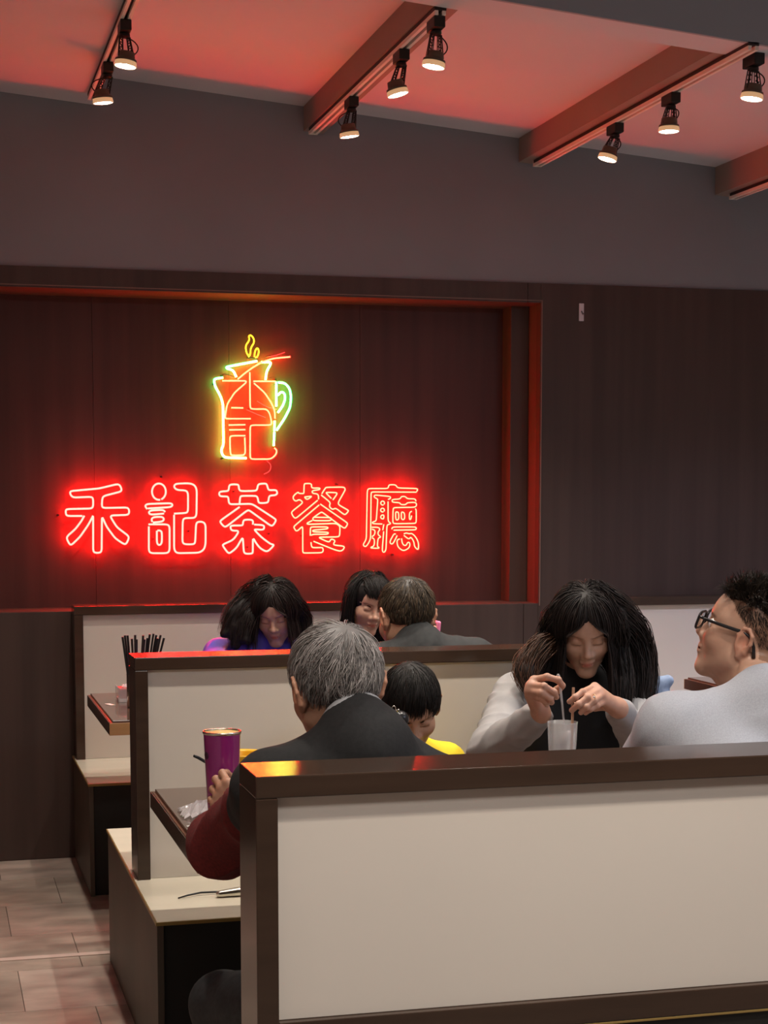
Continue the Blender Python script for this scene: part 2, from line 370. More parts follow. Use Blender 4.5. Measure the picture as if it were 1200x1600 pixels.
spot_lamp(TX[0], 6.53, zt(TX[0], .12), 6, 6, 'black track spotlight on the dropped ceiling edge, lower of the two at left', -1, (-.02, 0), .062)
spot_lamp(TX[1], 5.42, zt(TX[1], .104), -9, 5, 'black track spotlight on the middle beam, tucked just behind the cross header', 1, (-.004, 0), .072)
spot_lamp(TX[1], 5.84, zt(TX[1], .104), 14, -6, 'black track spotlight halfway along the middle beam track', 1, (-.018, 0), .068)
spot_lamp(TX[1], 6.56, zt(TX[1], .104), 9, 4, 'black track spotlight on the middle beam, nearest the grey wall', -1, (-.012, 0), .066)
spot_lamp(2.686, 5.325, ceil_z(2.686)-.1085, -8, 4, 'black track spotlight cut by the right picture edge below the header', 1, (0, 0), .062)
spot_lamp(TX[2], 5.84, zt(TX[2], .104), 0, 0, 'black track spotlight halfway along the right-hand long beam track', 1, (-.006, 0), .052)
spot_lamp(TX[2], 6.36, zt(TX[2], .104), -15, 5, 'black track spotlight on the right-hand long beam, nearest the grey wall', 1, (-.024, 0), .056)

# ------------------------------------------------------------------ the neon sign
NY = 7.545
def neon(parent, strokes, org, sc, m, r=.0036, y=NY, name='neon_tube'):
    for s in strokes:
        closed = len(s) > 3 and s[0] == s[-1]
        q = [Pt(org[0]+u/sc, org[1]+v/sc, y) for u, v in s]
        p = smooth_path(q)
        V, F = tube_mesh(p, r, 7); o = mesh_obj(name, V, F, m, parent, smooth=True)
def stand(parent, pts, org, sc):
    for u, v in pts:
        c = Pt(org[0]+u/sc, org[1]+v/sc, NY); V, F = tube_mesh([c+np.array((0, .004, 0)), (c[0], ND2-.0005, c[2])], .004, 6); mesh_obj('standoff', V, F, M_black, parent)
def oval(cx_, cy_, rx, ry, a0=0, a1=360, n=14): return [(cx_+rx*math.cos(R(a0+(a1-a0)*i/n)), cy_+ry*math.sin(R(a0+(a1-a0)*i/n))) for i in range(n+1)]
def letter(label, strokes, org, sc, m, st, r=.0042):
    ps = [Pt(org[0]+u/sc, org[1]+v/sc, NY) for s in strokes for u, v in s]
    a = np.min(ps, 0); b = np.max(ps, 0)
    t = thing('neon_character', label, 'neon sign', ((a[0]+b[0])/2, NY, a[2]), 'neon characters of the shop sign')
    neon(t, strokes, org, sc, m, r); stand(t, st, org, sc)
    return t
letter('red neon outline character 禾, leftmost of the five in the row',
  [[(262,303),(232,360),(180,435),(120,493),(92,438),(150,388),(190,335),(207,303)],
   [(195,305),(97,305),(90,285),(92,262),(262,258),(262,185),(130,190),(112,150),(300,133),(425,103),(445,150),(320,182),(315,255),(485,252),(488,298),(365,302),(410,375),(490,435),(465,488),(400,445),(345,370),(317,305),(315,535),(262,535),(262,308)]],
  (80,730), 4, M_neonred, ((45,300),(262,420),(430,260)))
letter('red neon outline character 記 with an oval dot, second from the left',
  [oval(673,153,44,52,80,430), [(600,262),(585,242),(600,230),(750,225),(760,238),(745,250),(605,258)], [(705,290),(620,297),(608,283),(622,270),(700,267),(712,280)],
   [(632,342),(626,326),(638,312),(695,310),(706,325),(695,340),(636,346)], [(610,370),(610,525),(625,538),(725,538),(740,522),(740,370),(725,357),(608,357)],
   [(660,397),(660,475),(675,490),(692,475),(692,405),(680,395),(664,396)],
   [(768,298),(768,515),(785,538),(925,535),(955,515),(965,480),(965,360),(950,342),(920,340),(905,352),(900,470),(890,482),(835,482),(820,470),(822,335),(832,318),(895,318),(908,300),(910,140),(895,110),(860,100),(778,103),(765,122),(785,143),(840,145),(855,160),(855,270),(848,286),(768,290)]],
  (80,730), 4, M_neonred, ((692,60),(640,450),(860,400)))
letter('red neon outline character 茶, third and middle of the five',
  [[(430,450),(440,340),(470,325),(715,325),(740,360),(750,430),(775,450),(890,445),(920,425),(930,340),(960,318),(1040,315),(1075,285),(1060,235),(1030,225),(930,230),(910,190),(895,130),(870,115),(770,120),(740,145),(730,215),(700,240),(450,245),(420,215),(415,150),(395,130),(280,130),(250,155),(245,220),(225,245),(110,250),(80,275),(85,315),(115,335),(220,335),(240,360),(245,440),(275,470),(640,460),(1040,720),(1050,750),(1000,830),(960,835),(600,575),(565,570),(210,845),(170,855),(100,780),(105,745),(430,515)],
   [(655,815),(660,755),(630,730),(520,730),(490,755),(485,820),(460,830),(300,830),(270,850),(285,905),(320,920),(420,920),(370,1010),(310,1080),(150,1150),(140,1175),(230,1300),(270,1300),(380,1210),(440,1100),(485,1030),(500,1280),(530,1315),(640,1310),(655,1290),(655,1030),(710,1130),(780,1220),(900,1285),(1025,1160),(960,1150),(800,1030),(680,905),(700,895),(830,905),(850,870),(840,825),(680,815)]],
  (335,745), 10.909, M_neonred, ((930,970),(340,250),(570,1200)))
letter('amber edged red neon character 餐, fourth from the left',
  [[(325,285),(235,285),(230,255),(140,330),(145,385),(190,420),(245,385),(295,420),(300,450),(110,600),(125,650),(165,705),(200,700),(560,400)],
   [(325,280),(330,130),(345,115),(455,115),(455,175),(475,195),(590,190),(600,205),(585,220),(470,235),(465,265),(485,285),(550,290),(575,320),(575,385)],
   [(335,345),(455,330),(450,345),(390,385),(365,380),(338,350)],
   [(620,310),(780,440),(760,490),(770,525),(820,560),(865,530),(1010,645),(1040,640),(1090,580),(1070,565),(895,465),(1030,225),(1025,195),(995,175),(705,180),(690,195),(630,290)],
   [(820,395),(895,290),(880,270),(710,265),(705,280),(795,370)],
   [(585,480),(155,845),(155,870),(200,940),(290,850),(305,865),(305,1280),(320,1300),(630,1295),(655,1265),(650,1220),(630,1205),(480,1210),(455,1190),(445,1115)],
   [(605,465),(1065,785),(1070,810),(1035,870),(1005,875),(640,605),(615,605),(480,700),(478,728),(495,747),(770,748),(795,730),(780,695),(500,690)],
   [(468,745),(375,790),(385,810),(870,795),(925,830),(940,860),(935,1000),(910,1025),(590,1030),(590,1045),(755,1120),(785,1065),(815,1065),(860,1090),(830,1140),(840,1165),(1030,1185),(970,1275),(850,1245),(490,1100)],
   [(435,1005),(435,870),(460,855),(725,855),(738,873),(715,890),(480,910),(475,925),(490,940),(730,945),(745,962),(720,980),(480,980),(452,998)]],
  (445,745), 10.909, M_neongold, ((900,130),(305,1000),(820,650)), .0031)
letter('amber edged red neon character 廳 of dense strokes, rightmost of the five',
  [[(1045,262),(290,258),(270,275),(262,1040),(240,1110),(190,1185),(160,1190),(130,1160),(175,1090),(190,1040),(205,240),(225,200),(560,200),(570,150),(590,135),(690,135),(720,190),(1050,200),(1065,220),(1048,250)],
   [(560,385),(595,375),(605,350),(590,335),(340,310),(325,325),(325,350),(375,375),(385,390),(360,740),(340,760),(290,775),(300,800),(460,805)],
   [(560,420),(560,760),(605,790),(595,805),(555,815),(540,840),(525,1240),(500,1285),(475,1285),(460,1250),(485,930)], [(470,910),(488,810)],
   oval(467,448,32,34,60,400), oval(465,568,32,32,60,400), [(490,655),(450,650),(430,690),(450,715),(485,720),(490,660)],
   [(282,860),(390,860),(420,885),(415,910),(390,940),(390,990),(435,1020),(425,1035),(390,1045),(375,1190),(410,1205),(400,1220),(265,1215),(270,1200),(325,1180),(330,1060),(285,1040)], [(285,1022),(330,990),(340,930),(325,905),(285,892)],
   [(1035,418),(1030,395),(1010,375),(885,375),(855,335),(785,335),(765,380),(640,385),(625,410),(640,435),(760,440),(775,475),(865,475),(885,440),(1030,435),(1050,480),(1020,520),(665,525),(645,545),(640,780),(665,800),(1020,795),(1040,775),(1040,560),(1022,545)],
   [(690,600),(740,600),(745,720),(715,740),(690,725),(690,606)], [(790,600),(840,610),(845,715),(815,735),(785,715),(788,606)], [(965,590),(925,605),(920,720),(945,735),(962,660)],
   [(655,910),(1030,905),(1045,880),(1030,855),(655,855),(625,875),(627,895)], [(690,978),(660,970),(590,1100),(600,1140),(640,1150),(715,1002)],
   [(760,1060),(720,1070),(710,1120),(730,1200),(800,1255),(850,1255),(920,1210),(935,1150),(920,1115),(890,1120),(870,1170),(830,1170),(800,1130),(790,1050)],
   [(830,1000),(920,1070),(945,1020),(1000,1100),(1010,1190),(1060,1240),(1080,1230),(1080,1120),(1030,1020),(960,960),(925,975),(870,955),(830,975)]],
  (555,745), 10.909, M_neongold, ((650,1330),(230,600),(1030,650)), .0029)
ms = thing('neon_cup', 'steaming handled cup outlined in white and green neon around red characters, above the row', 'neon sign', (1.39, NY, 1.71))
og = (300,500)
neon(ms, [[(535,340),(510,310),(500,240),(540,190),(530,150),(550,140),(575,165),(585,210),(550,260),(545,330),(527,345)], [(585,345),(590,290),(615,255),(630,300),(610,350),(592,352)]], og, 6, M_neonyel, .0033, name='steam_tube')
neon(ms, [[(610,385),(320,440),(325,455),(385,470),(415,535)], [(650,395),(735,395),(740,410),(700,480),(690,560)], [(290,540),(215,550),(205,570),(215,620),(270,720),(290,790),(295,1170),(275,1210),(280,1260),(310,1290),(510,1295)],
          [(790,578),(790,810)], [(775,945),(772,1040)], [(772,1050),(766,1180)], [(810,585),(870,590),(915,640),(930,720),(920,820),(870,920),(793,1035)], [(805,705),(840,670),(870,690),(875,740),(850,810),(805,868)]], og, 6, M_neonwhite, .0046, name='cup_outline_tube')
neon(ms, [[(430,555),(520,480),(640,400),(760,360),(920,345)], [(285,570),(510,570),(505,590),(400,680),(330,790),(310,915),(322,925),(550,925)], [(542,490),(545,825),(565,835),(700,835),(730,880),(748,970),(730,985),(560,985),(545,1000),(545,1290),(560,1305),(740,1305),(790,1260),(795,1220),(772,1200)],
          [(575,575),(780,575)], [(580,592),(680,680),(745,780),(775,850),(778,925)], [(370,822),(480,825)], [(345,985),(500,982)], [(350,1030),(500,1028)], [(500,1085),(370,1085),(355,1100),(360,1260),(380,1270),(480,1268),(500,1250),(495,1100)]], og, 6, M_neongold, .0034, y=NY-.012, name='character_tube')
neon(ms, [[(690,345),(780,335),(870,303)], [(510,840),(600,880),(690,915)], [(610,760),(700,815),(790,838)], [(700,1320),(745,1360),(730,1420),(675,1445)]], og, 6, M_neondim, .0018, y=NY+.004, name='lead_wire')
stand(ms, ((535,350),(210,600),(290,1295),(790,560),(545,830),(290,520)), og, 6)
neon(ms, [[(530,345),(620,372)], [(285,515),(305,505),(400,530)], [(690,345),(760,328)], [(715,545),(760,535),(790,550)]], og, 6, M_black, .0022, y=NY+.002, name='black_lead')

# small plastic hook on the walnut wall
hk = thing('wall_hook', 'small white plastic adhesive hook on the brown wall, right of the niche', 'hook', (2.861, YW, 2.33))
box('plate', (2.849, 2.873, YW-.006, YW-.0003, 2.332, 2.411), M_hook, hk, bev=.003)
V, F = tube_mesh([(2.861, YW-.006, 2.375), (2.861, YW-.016, 2.366), (2.862, YW-.020, 2.360), (2.865, YW-.021, 2.366)], .0032, 8); mesh_obj('prong', V, F, M_hookg, hk, smooth=True)
# ------------------------------------------------------------------ implicit-surface modelling: rounded cones and ellipsoids blended, then meshed by surface nets
class Field:
    def __init__(s, lo, hi, h):
        s.h = h; s.lo = np.array(lo, float); s.n = np.ceil((np.array(hi)-s.lo)/h).astype(int)+1
        s.D = np.full(tuple(s.n), .3, np.float32)
    def _reg(s, lo, hi):
        a = np.clip(np.floor((np.array(lo)-s.lo)/s.h).astype(int), 0, s.n); b = np.clip(np.ceil((np.array(hi)-s.lo)/s.h).astype(int)+1, 0, s.n)
        if np.any(b <= a): return None
        sl = tuple(slice(i, j) for i, j in zip(a, b))
        ax = [s.lo[k]+s.h*np.arange(a[k], b[k]) for k in range(3)]
        return sl, np.stack(np.meshgrid(*ax, indexing='ij'), -1)
    def _put(s, sl, d, k, sub):
        D = s.D[sl]
        if sub: d = -d; h = np.maximum(k-np.abs(D-d), 0)/k; s.D[sl] = np.maximum(D, d)+h*h*k*.25
        else: h = np.maximum(k-np.abs(D-d), 0)/k; s.D[sl] = np.minimum(D, d)-h*h*k*.25
    def cap(s, a, b, ra, rb=None, k=.01, sub=False):
        a = np.array(a, float); b = np.array(b, float); rb = ra if rb is None else rb; m = max(ra, rb)+k+2*s.h+.02
        q = s._reg(np.minimum(a, b)-m, np.maximum(a, b)+m)
        if q is None: return
        sl, p = q; ab = b-a; L = ab@ab+1e-12
        t = np.clip(((p-a)@ab)/L, 0, 1); d = np.linalg.norm(p-a-t[..., None]*ab, axis=-1)-(ra+(rb-ra)*t)
        s._put(sl, d, k, sub)
    def ell(s, c, r, k=.01, sub=False, rot=None):
        c = np.array(c, float); r = np.array(r, float); m = r.max()+k+2*s.h+.02; q = s._reg(c-m, c+m)
        if q is None: return
        sl, p = q; v = p-c
        if rot is not None: v = v@np.array(rot)
        k0 = np.linalg.norm(v/r, axis=-1); k1 = np.linalg.norm(v/(r*r), axis=-1)+1e-9
        s._put(sl, k0*(k0-1)/k1, k, sub)
    def chain(s, pts, rs, k=.01):
        for i in range(len(pts)-1): s.cap(pts[i], pts[i+1], rs[i], rs[i+1], k)
    def mesh(s):
        D = s.D; n = s.n; ins = D < 0; c = ins[:-1,:-1,:-1].astype(np.int8)
        cnt = sum(ins[i:n[0]-1+i, j:n[1]-1+j, k:n[2]-1+k].astype(np.int8) for i in (0,1) for j in (0,1) for k in (0,1))
        act = (cnt > 0) & (cnt < 8); idx = np.full(act.shape, -1, np.int64); cells = np.argwhere(act); idx[act] = np.arange(len(cells))
        acc = np.zeros((len(cells), 3)); num = np.zeros(len(cells))
        cor = {(i,j,k): D[cells[:,0]+i, cells[:,1]+j, cells[:,2]+k] for i in (0,1) for j in (0,1) for k in (0,1)}
        for ax in range(3):
            for u in (0,1):
                for v in (0,1):
                    e0 = [0,0,0]; o = [q for q in range(3) if q != ax]; e0[o[0]] = u; e0[o[1]] = v; e1 = list(e0); e1[ax] = 1
                    d0 = cor[tuple(e0)]; d1 = cor[tuple(e1)]; x = (d0 < 0) != (d1 < 0)
                    t = np.where(x, d0/(d0-d1+1e-12), 0); p = np.tile(np.array(e0, float), (len(cells), 1)); p[:, ax] = t
                    acc += np.where(x[:, None], p, 0); num += x
        V = s.lo+s.h*(cells+acc/np.maximum(num, 1)[:, None]); Fs = []
        for ax in range(3):
            o = [(ax+1) % 3, (ax+2) % 3]; sl0 = [slice(None)]*3; sl1 = [slice(None)]*3; sl0[ax] = slice(0, n[ax]-1); sl1[ax] = slice(1, n[ax])
            a = ins[tuple(sl0)]; b = ins[tuple(sl1)]; E = np.argwhere(a != b)
            E = E[(E[:, o[0]] > 0) & (E[:, o[1]] > 0) & (E[:, o[0]] < n[o[0]]-1) & (E[:, o[1]] < n[o[1]]-1)]
            q = []
            for du, dv in ((-1,-1),(0,-1),(0,0),(-1,0)):
                c_ = E.copy(); c_[:, o[0]] += du; c_[:, o[1]] += dv; q.append(idx[c_[:,0], c_[:,1], c_[:,2]])
            q = np.stack(q, 1); fl_ = ~a[E[:,0], E[:,1], E[:,2]]; q[fl_] = q[fl_][:, ::-1]; Fs.append(q)
        return V, np.concatenate(Fs)
def vnormals(V, F):
    N = np.zeros_like(V); a, b, c, d = (V[F[:, i]] for i in range(4)); fn = np.cross(c-a, d-b)
    for i in range(4): np.add.at(N, F[:, i], fn)
    return N/(np.linalg.norm(N, axis=1)[:, None]+1e-12)
def relax(V, F, it=2, lam=.5):
    E = np.concatenate([F[:, [0,1]], F[:, [1,2]], F[:, [2,3]], F[:, [3,0]]]); V = V.copy()
    for _ in range(it):
        A = np.zeros_like(V); c = np.zeros(len(V))
        np.add.at(A, E[:,0], V[E[:,1]]); np.add.at(c, E[:,0], 1)
        V += lam*(A/np.maximum(c, 1)[:, None]-V)
    return V
def wave(V, f, seed):                   # cheap band-limited noise, about -1..1
    g = np.random.default_rng(seed); out = 0
    W = V+.02*np.sin(V[:, [1,2,0]]*f*.5+g.uniform(0, 6, 3))
    for _ in range(5):
        k = g.normal(size=3); k *= f/np.linalg.norm(k)*g.uniform(.6, 1.4); out = out+np.sin(W@k+g.uniform(0, 6))
    return out/3
def cloth(V, F, amp=.004, f=45, seed=1, ridge=True):
    N = vnormals(V, F); n1 = wave(V, f, seed); n2 = wave(V, f*.4, seed+9)
    d = (1-np.abs(n1))**2*.9-.35 if ridge else n1*.5
    return V+N*(amp*(d+.6*n2))[:, None]

def rot_head(yaw, pitch, roll):         # local +y is the face; yaw = compass angle of the face counter-clockwise from +X
    return np.array(Matrix.Rotation(R(yaw-90), 3, 'Z') @ Matrix.Rotation(R(pitch), 3, 'X') @ Matrix.Rotation(R(roll), 3, 'Y'))
def head_mesh(neck, h=.003, sex='m', lids=True, ear=1.0, child=False, mouth=0):
    """head in local coordinates; neck = local point where the neck ends"""
    lo = np.minimum([-.1,-.13,-.15], np.array(neck)-.075); hi = np.maximum([.1,.13,.135], np.array(neck)+.075)
    f = Field(lo, hi, h); jw = {'m':1.0, 'f':.9}[sex]*(1.0 if not child else .94)
    f.ell((0,-.014,.036), (.0735,.094,.084), .02)
    f.ell((0,.022,-.022), (.060*jw+.003,.068,.080), .03)
    for s in (-1,1):
        f.cap((s*.050*jw,.004,-.052), (s*.012,.066,-.098), .020, .016, .03)
        f.ell((s*.036,.058,-.026), (.026,.026,.024), .03)
        f.cap((s*.050,.052,.024), (s*.014,.080,.021), .010, .010, .018)
    f.ell((0,.073,-.102), (.020,.016,.015), .02)
    f.ell((0,.070,.045), (.045,.02,.030), .03)
    for s in (-1,1): f.ell((s*.031,.092,.002), (.019,.013,.013), .014, True)
    f.cap((0,.084,.014), (0,.1045,-.026), .0065, .0095, .012); f.ell((0,.1075,-.030), (.0105,.0110,.009), .008)
    for s in (-1,1): f.ell((s*.0125,.094,-.034), (.0085,.010,.0075), .007); f.ell((s*.0065,.103,-.0415), (.004,.005,.004), .004, True)
    f.cap((0,.084,-.046), (0,.083,-.066), .0135, .0140, .022)
    f.ell((0,.0905,-.0590), (.022,.0100,.0054), .006); f.ell((0,.0890,-.0690), (.018,.0100,.0064), .006)
    f.cap((-.022,.0925,-.0640), (.022,.0925,-.0640), .0023+mouth, None, .004, True)
    for s in (-1,1):
        f.ell((s*.031,.0755,.002), (.0150,.0130,.0118), .003)
        if lids: f.cap((s*.019,.0865,-.005), (s*.043,.0815,-.005), .0022, .0018, .004)
        # ear: plate, rim, lobe, hollow
        e = ear; q = np.array(Matrix.Rotation(R(s*-28), 3, 'Z'))
        f.ell((s*.079,-.012,-.004), (.0075,.019*e,.031*e), .007, rot=q)
        rim = [(s*.0775,.004,-.012), (s*.081,.006,.010), (s*.085,-.003,.0265*e), (s*.090,-.016,.029*e), (s*.0935,-.028,.018), (s*.0915,-.030,.000), (s*.084,-.020,-.022), (s*.078,-.008,-.034*e)]
        f.chain(rim, [.0035,.0036,.0038,.004,.0042,.0042,.0055,.0065], .004)
        f.ell((s*.091,-.010,-.002), (.008,.0105,.015), .005, True)
        f.cap((s*.079,.004,-.008), (s*.081,.002,-.014), .004, None, .004)
    nk = np.array(neck, float); r0 = .050 if sex == 'm' else .043
    if child: r0 = .040
    f.cap((0,-.028,-.055), nk, r0, r0+.006, .03)
    if sex == 'm' and not child: f.cap((0,.022,-.115), nk+np.array((0,.035,.01)), .014, .012, .03)
    V, F = f.mesh(); V = relax(V, F, 1, .4)
    t = np.ones((len(V), 3))
    def blob(c, r, col, p=1.):
        d = np.linalg.norm((V-np.array(c))/np.array(r), axis=1); wgt = np.clip(1.25-d, 0, 1)[:, None]*p; t[:] = t*(1-wgt)+np.array(col)*wgt
    blob((0,.098,-.0640), (.024,.012,.0100), (.72,.40,.38) if sex == 'm' else (.78,.30,.30), .9)
    for s in (-1,1):
        for k in range(5): blob((s*(.016+.0075*k),.088-.0028*k,.0205+.0012*min(k, 3)-.002*(k == 4)), (.0075,.012,.0042), (.16,.11,.09), .75)
        blob((s*.037,.080,-.004), (.011,.02,.0022), (.12,.08,.07), .8); blob((s*.025,.083,-.005), (.011,.02,.0022), (.12,.08,.07), .8)
        blob((s*.045,.055,-.028), (.03,.03,.025), (1,.82,.78), .6); blob((s*.088,-.012,0), (.02,.03,.045), (1.0,.74,.68), .8)
    blob((0,.105,-.03), (.016,.016,.014), (1,.82,.78), .7)
    return V, F, t
def place(V, c, M, sc=1.): return np.asarray(V)*sc@M.T+np.asarray(c)
def hand_field(wrist, fingers, thumb, knuckles, r=.0088, h=.0022, palm=.0125, k=.012, arm=None, rw=.024):
    """hand from joint chains: fingers = four lists of points from knuckle to tip, thumb = list of points, all in world space"""
    P_ = np.array([wrist]+[q for f_ in fingers for q in f_]+list(thumb)+([arm] if arm is not None else [])); m = .04
    f = Field(P_.min(0)-m, P_.max(0)+m, h); w_ = np.array(wrist)
    for i, fi in enumerate(fingers):
        kn = np.array(fi[0]); base = w_+(kn-np.mean([q[0] for q in fingers], 0))*.45
        f.cap(base, kn, palm, palm*.88, .016)
    f.ell(np.mean([[*w_]]+[list(q[0]) for q in fingers], 0), (.026,.026,.026), .02) if palm > .016 else None
    for i, fi in enumerate(fingers):
        g = [1., 1.04, 1., .88][i]*r; m_ = len(fi)
        rs = np.linspace(g*1.08, g*.86, m_)
        for j in range(m_-1): f.cap(fi[j], fi[j+1], rs[j], rs[j+1], .0035 if j else .007)
        for j in range(1, m_-1): f.ell(fi[j], (g*1.06,)*3, .003)
    rs = np.linspace(r*1.5, r*1.0, len(thumb))
    for j in range(len(thumb)-1): f.cap(thumb[j], thumb[j+1], rs[j], rs[j+1], .014 if j == 0 else .004)
    if arm is not None: f.cap(w_, arm, rw, rw*1.15, .02)
    V, F = f.mesh(); return relax(V, F, 1, .35), F
def auto_hand(wrist, fdir, normal, tdir, curl=(35, 45, 30), side=1, s=1., arm=None, tcurl=25, spread=5):
    """relaxed or gripping hand; normal points out of the palm, tdir towards the thumb"""
    w_ = np.array(wrist, float); f_ = np.array(fdir, float); f_ /= np.linalg.norm(f_); n_ = np.array(normal, float); n_ -= f_*(n_@f_); n_ /= np.linalg.norm(n_)
    t_ = np.cross(n_, f_); t_ = t_ if t_@np.array(tdir) > 0 else -t_
    L = ((.040,.024,.021), (.044,.027,.022), (.041,.026,.021), (.032,.020,.019)); F_ = []
    for i in range(4):
        off = (1.5-i)*.0195*s; k0 = w_+f_*(.088-.004*abs(i-1))*s+t_*off-n_*.002; p = [k0]; a = 0
        d0 = f_*math.cos(R(spread*(1.5-i)))+t_*math.sin(R(spread*(1.5-i)))
        for j in range(3):
            a += curl[j]*(1+.08*i); p.append(p[-1]+(d0*math.cos(R(a))+n_*math.sin(R(a)))*L[i][j]*s)
        F_.append(p)
    b = w_+f_*.022*s+t_*.026*s+n_*.006; p1 = b+(f_*.55+t_*.62+n_*.45)*.042*s; c = R(tcurl)
    d = f_*.85+n_*(.35+math.sin(c)*.6)+t_*(.3-math.sin(c)*.5); d /= np.linalg.norm(d); p2 = p1+d*.030*s; d2 = d+n_*.3-t_*.2; d2 /= np.linalg.norm(d2)
    return hand_field(w_, F_, [b, p1, p2, p2+d2*.024*s], None, r=.0086*s, arm=arm, rw=.025*s)

def strands(n, M, c, sc, seed, mask, flow, length, ell=((0,-.014,.036), (.0765,.097,.087)), lift=(.0, .006), wid=.0011, seg=8, cols=((1,1,1), (1,1,1)), coll=(), jit=.25, clump=0, curl=0., hug=None, hugz=9., part=None):
    """locks of hair grown over an ellipsoidal scalp along flow(p, u); returns mesh in world space with one pigment per lock"""
    g = np.random.default_rng(seed); C_ = np.array(ell[0]); E_ = np.array(ell[1])
    u = g.normal(size=(n*8, 3)); u /= np.linalg.norm(u, axis=1)[:, None]; u = u[mask(u)][:n]; n = len(u)
    lf = g.uniform(*lift, size=n)/E_.mean(); P0 = C_+E_*u*(1+lf*.2)[:, None]; L = length(u, g); step = L/seg
    if clump:                                     # locks: nearby strands share a direction
        ctr = u[g.choice(n, max(1, n//clump))]; own = np.argmax(u@ctr.T, 1); jv = g.normal(size=(len(ctr), 3))[own]*jit+g.normal(size=(n, 3))*jit*.35
    else: jv = g.normal(size=(n, 3))*jit
    ph = g.uniform(0, 6.28, n); path = [P0]; p = P0.copy(); prev = None
    for i in range(seg):
        d = flow(p, u, i/seg)+jv*(.6+.6*i/seg)
        if curl: d = d+curl*np.stack([np.sin(ph+i*1.3), np.cos(ph+i*1.3), np.zeros(n)], 1)
        q = (p-C_)/E_; nn = q/E_; nn /= np.linalg.norm(nn, axis=1)[:, None]
        near = (np.linalg.norm(q, axis=1) < 1.15)[:, None]; dn = (d*nn).sum(1)[:, None]
        d = np.where(near & (dn < 0), d-nn*dn, d); d /= np.linalg.norm(d, axis=1)[:, None]+1e-9
        if prev is not None: d = d*.6+prev*.4; d /= np.linalg.norm(d, axis=1)[:, None]+1e-9
        prev = d; p = p+d*step[:, None]
        tgt = 1+lf*min(1, .35+i/seg*1.1)
        for cc, ee in ((C_, E_),)+tuple((np.array(a), np.array(b)) for a, b in coll):
            q = (p-cc)/ee; l = np.linalg.norm(q, axis=1); ins_ = l < tgt; p = np.where(ins_[:, None], cc+ee*q/np.maximum(l, 1e-6)[:, None]*tgt[:, None], p)
        if hug is not None:                       # lie close to the scalp (above hugz measured down from the head centre)
            q = (p-C_)/E_; l = np.linalg.norm(q, axis=1); top_ = (tgt*(1+hug)); far = (l > top_) & ((p@down(M)) < hugz); p = np.where(far[:, None], C_+E_*q/np.maximum(l, 1e-6)[:, None]*top_[:, None], p)
        if part is not None:                      # curtain parted over the face
            lim = part*np.clip((.078-p[:,2])/.05, 0, 1)*np.clip((p[:,1]-.01)/.03, 0, 1); p[:,0] = np.where(np.abs(p[:,0]) < lim, np.where(u[:,0] < 0, -1, 1)*lim, p[:,0])
        path.append(p.copy())
    T = np.stack(path, 1)                         # n, seg+1, 3
    tn = np.gradient(T, axis=1); tn /= np.linalg.norm(tn, axis=2)[..., None]+1e-9
    rad = (T-C_)/E_**2; rad /= np.linalg.norm(rad, axis=2)[..., None]+1e-9
    sd = np.cross(tn, rad); sd /= np.linalg.norm(sd, axis=2)[..., None]+1e-9; up = np.cross(sd, tn)
    ww = wid*g.uniform(.6, 1.4, n)[:, None]*np.concatenate([np.linspace(.8, 1, 2), np.linspace(1, .22, seg-1)])[None]
    ring = [T+sd*(ww*math.cos(a))[..., None]+up*(ww*.6*math.sin(a))[..., None] for a in (R(90), R(210), R(330))]
    V = np.stack(ring, 2).reshape(-1, 3); m = seg+1
    bi = (np.arange(n)*m*3)[:, None, None, None]; si = (np.arange(seg)*3)[None, :, None, None]; ki = np.arange(3)[None, None, :, None]; k2 = (ki+1) % 3
    F = np.concatenate([bi+si+ki, bi+si+k2, bi+si+3+k2, bi+si+3+ki], -1).reshape(-1, 4)
    t = g.uniform(0, 1, n)**1.5; tone = np.array(cols[0])*(1-t)[:, None]+np.array(cols[1])*t[:, None]
    return place(V, c, M, sc), F, np.repeat(tone, m*3, 0)
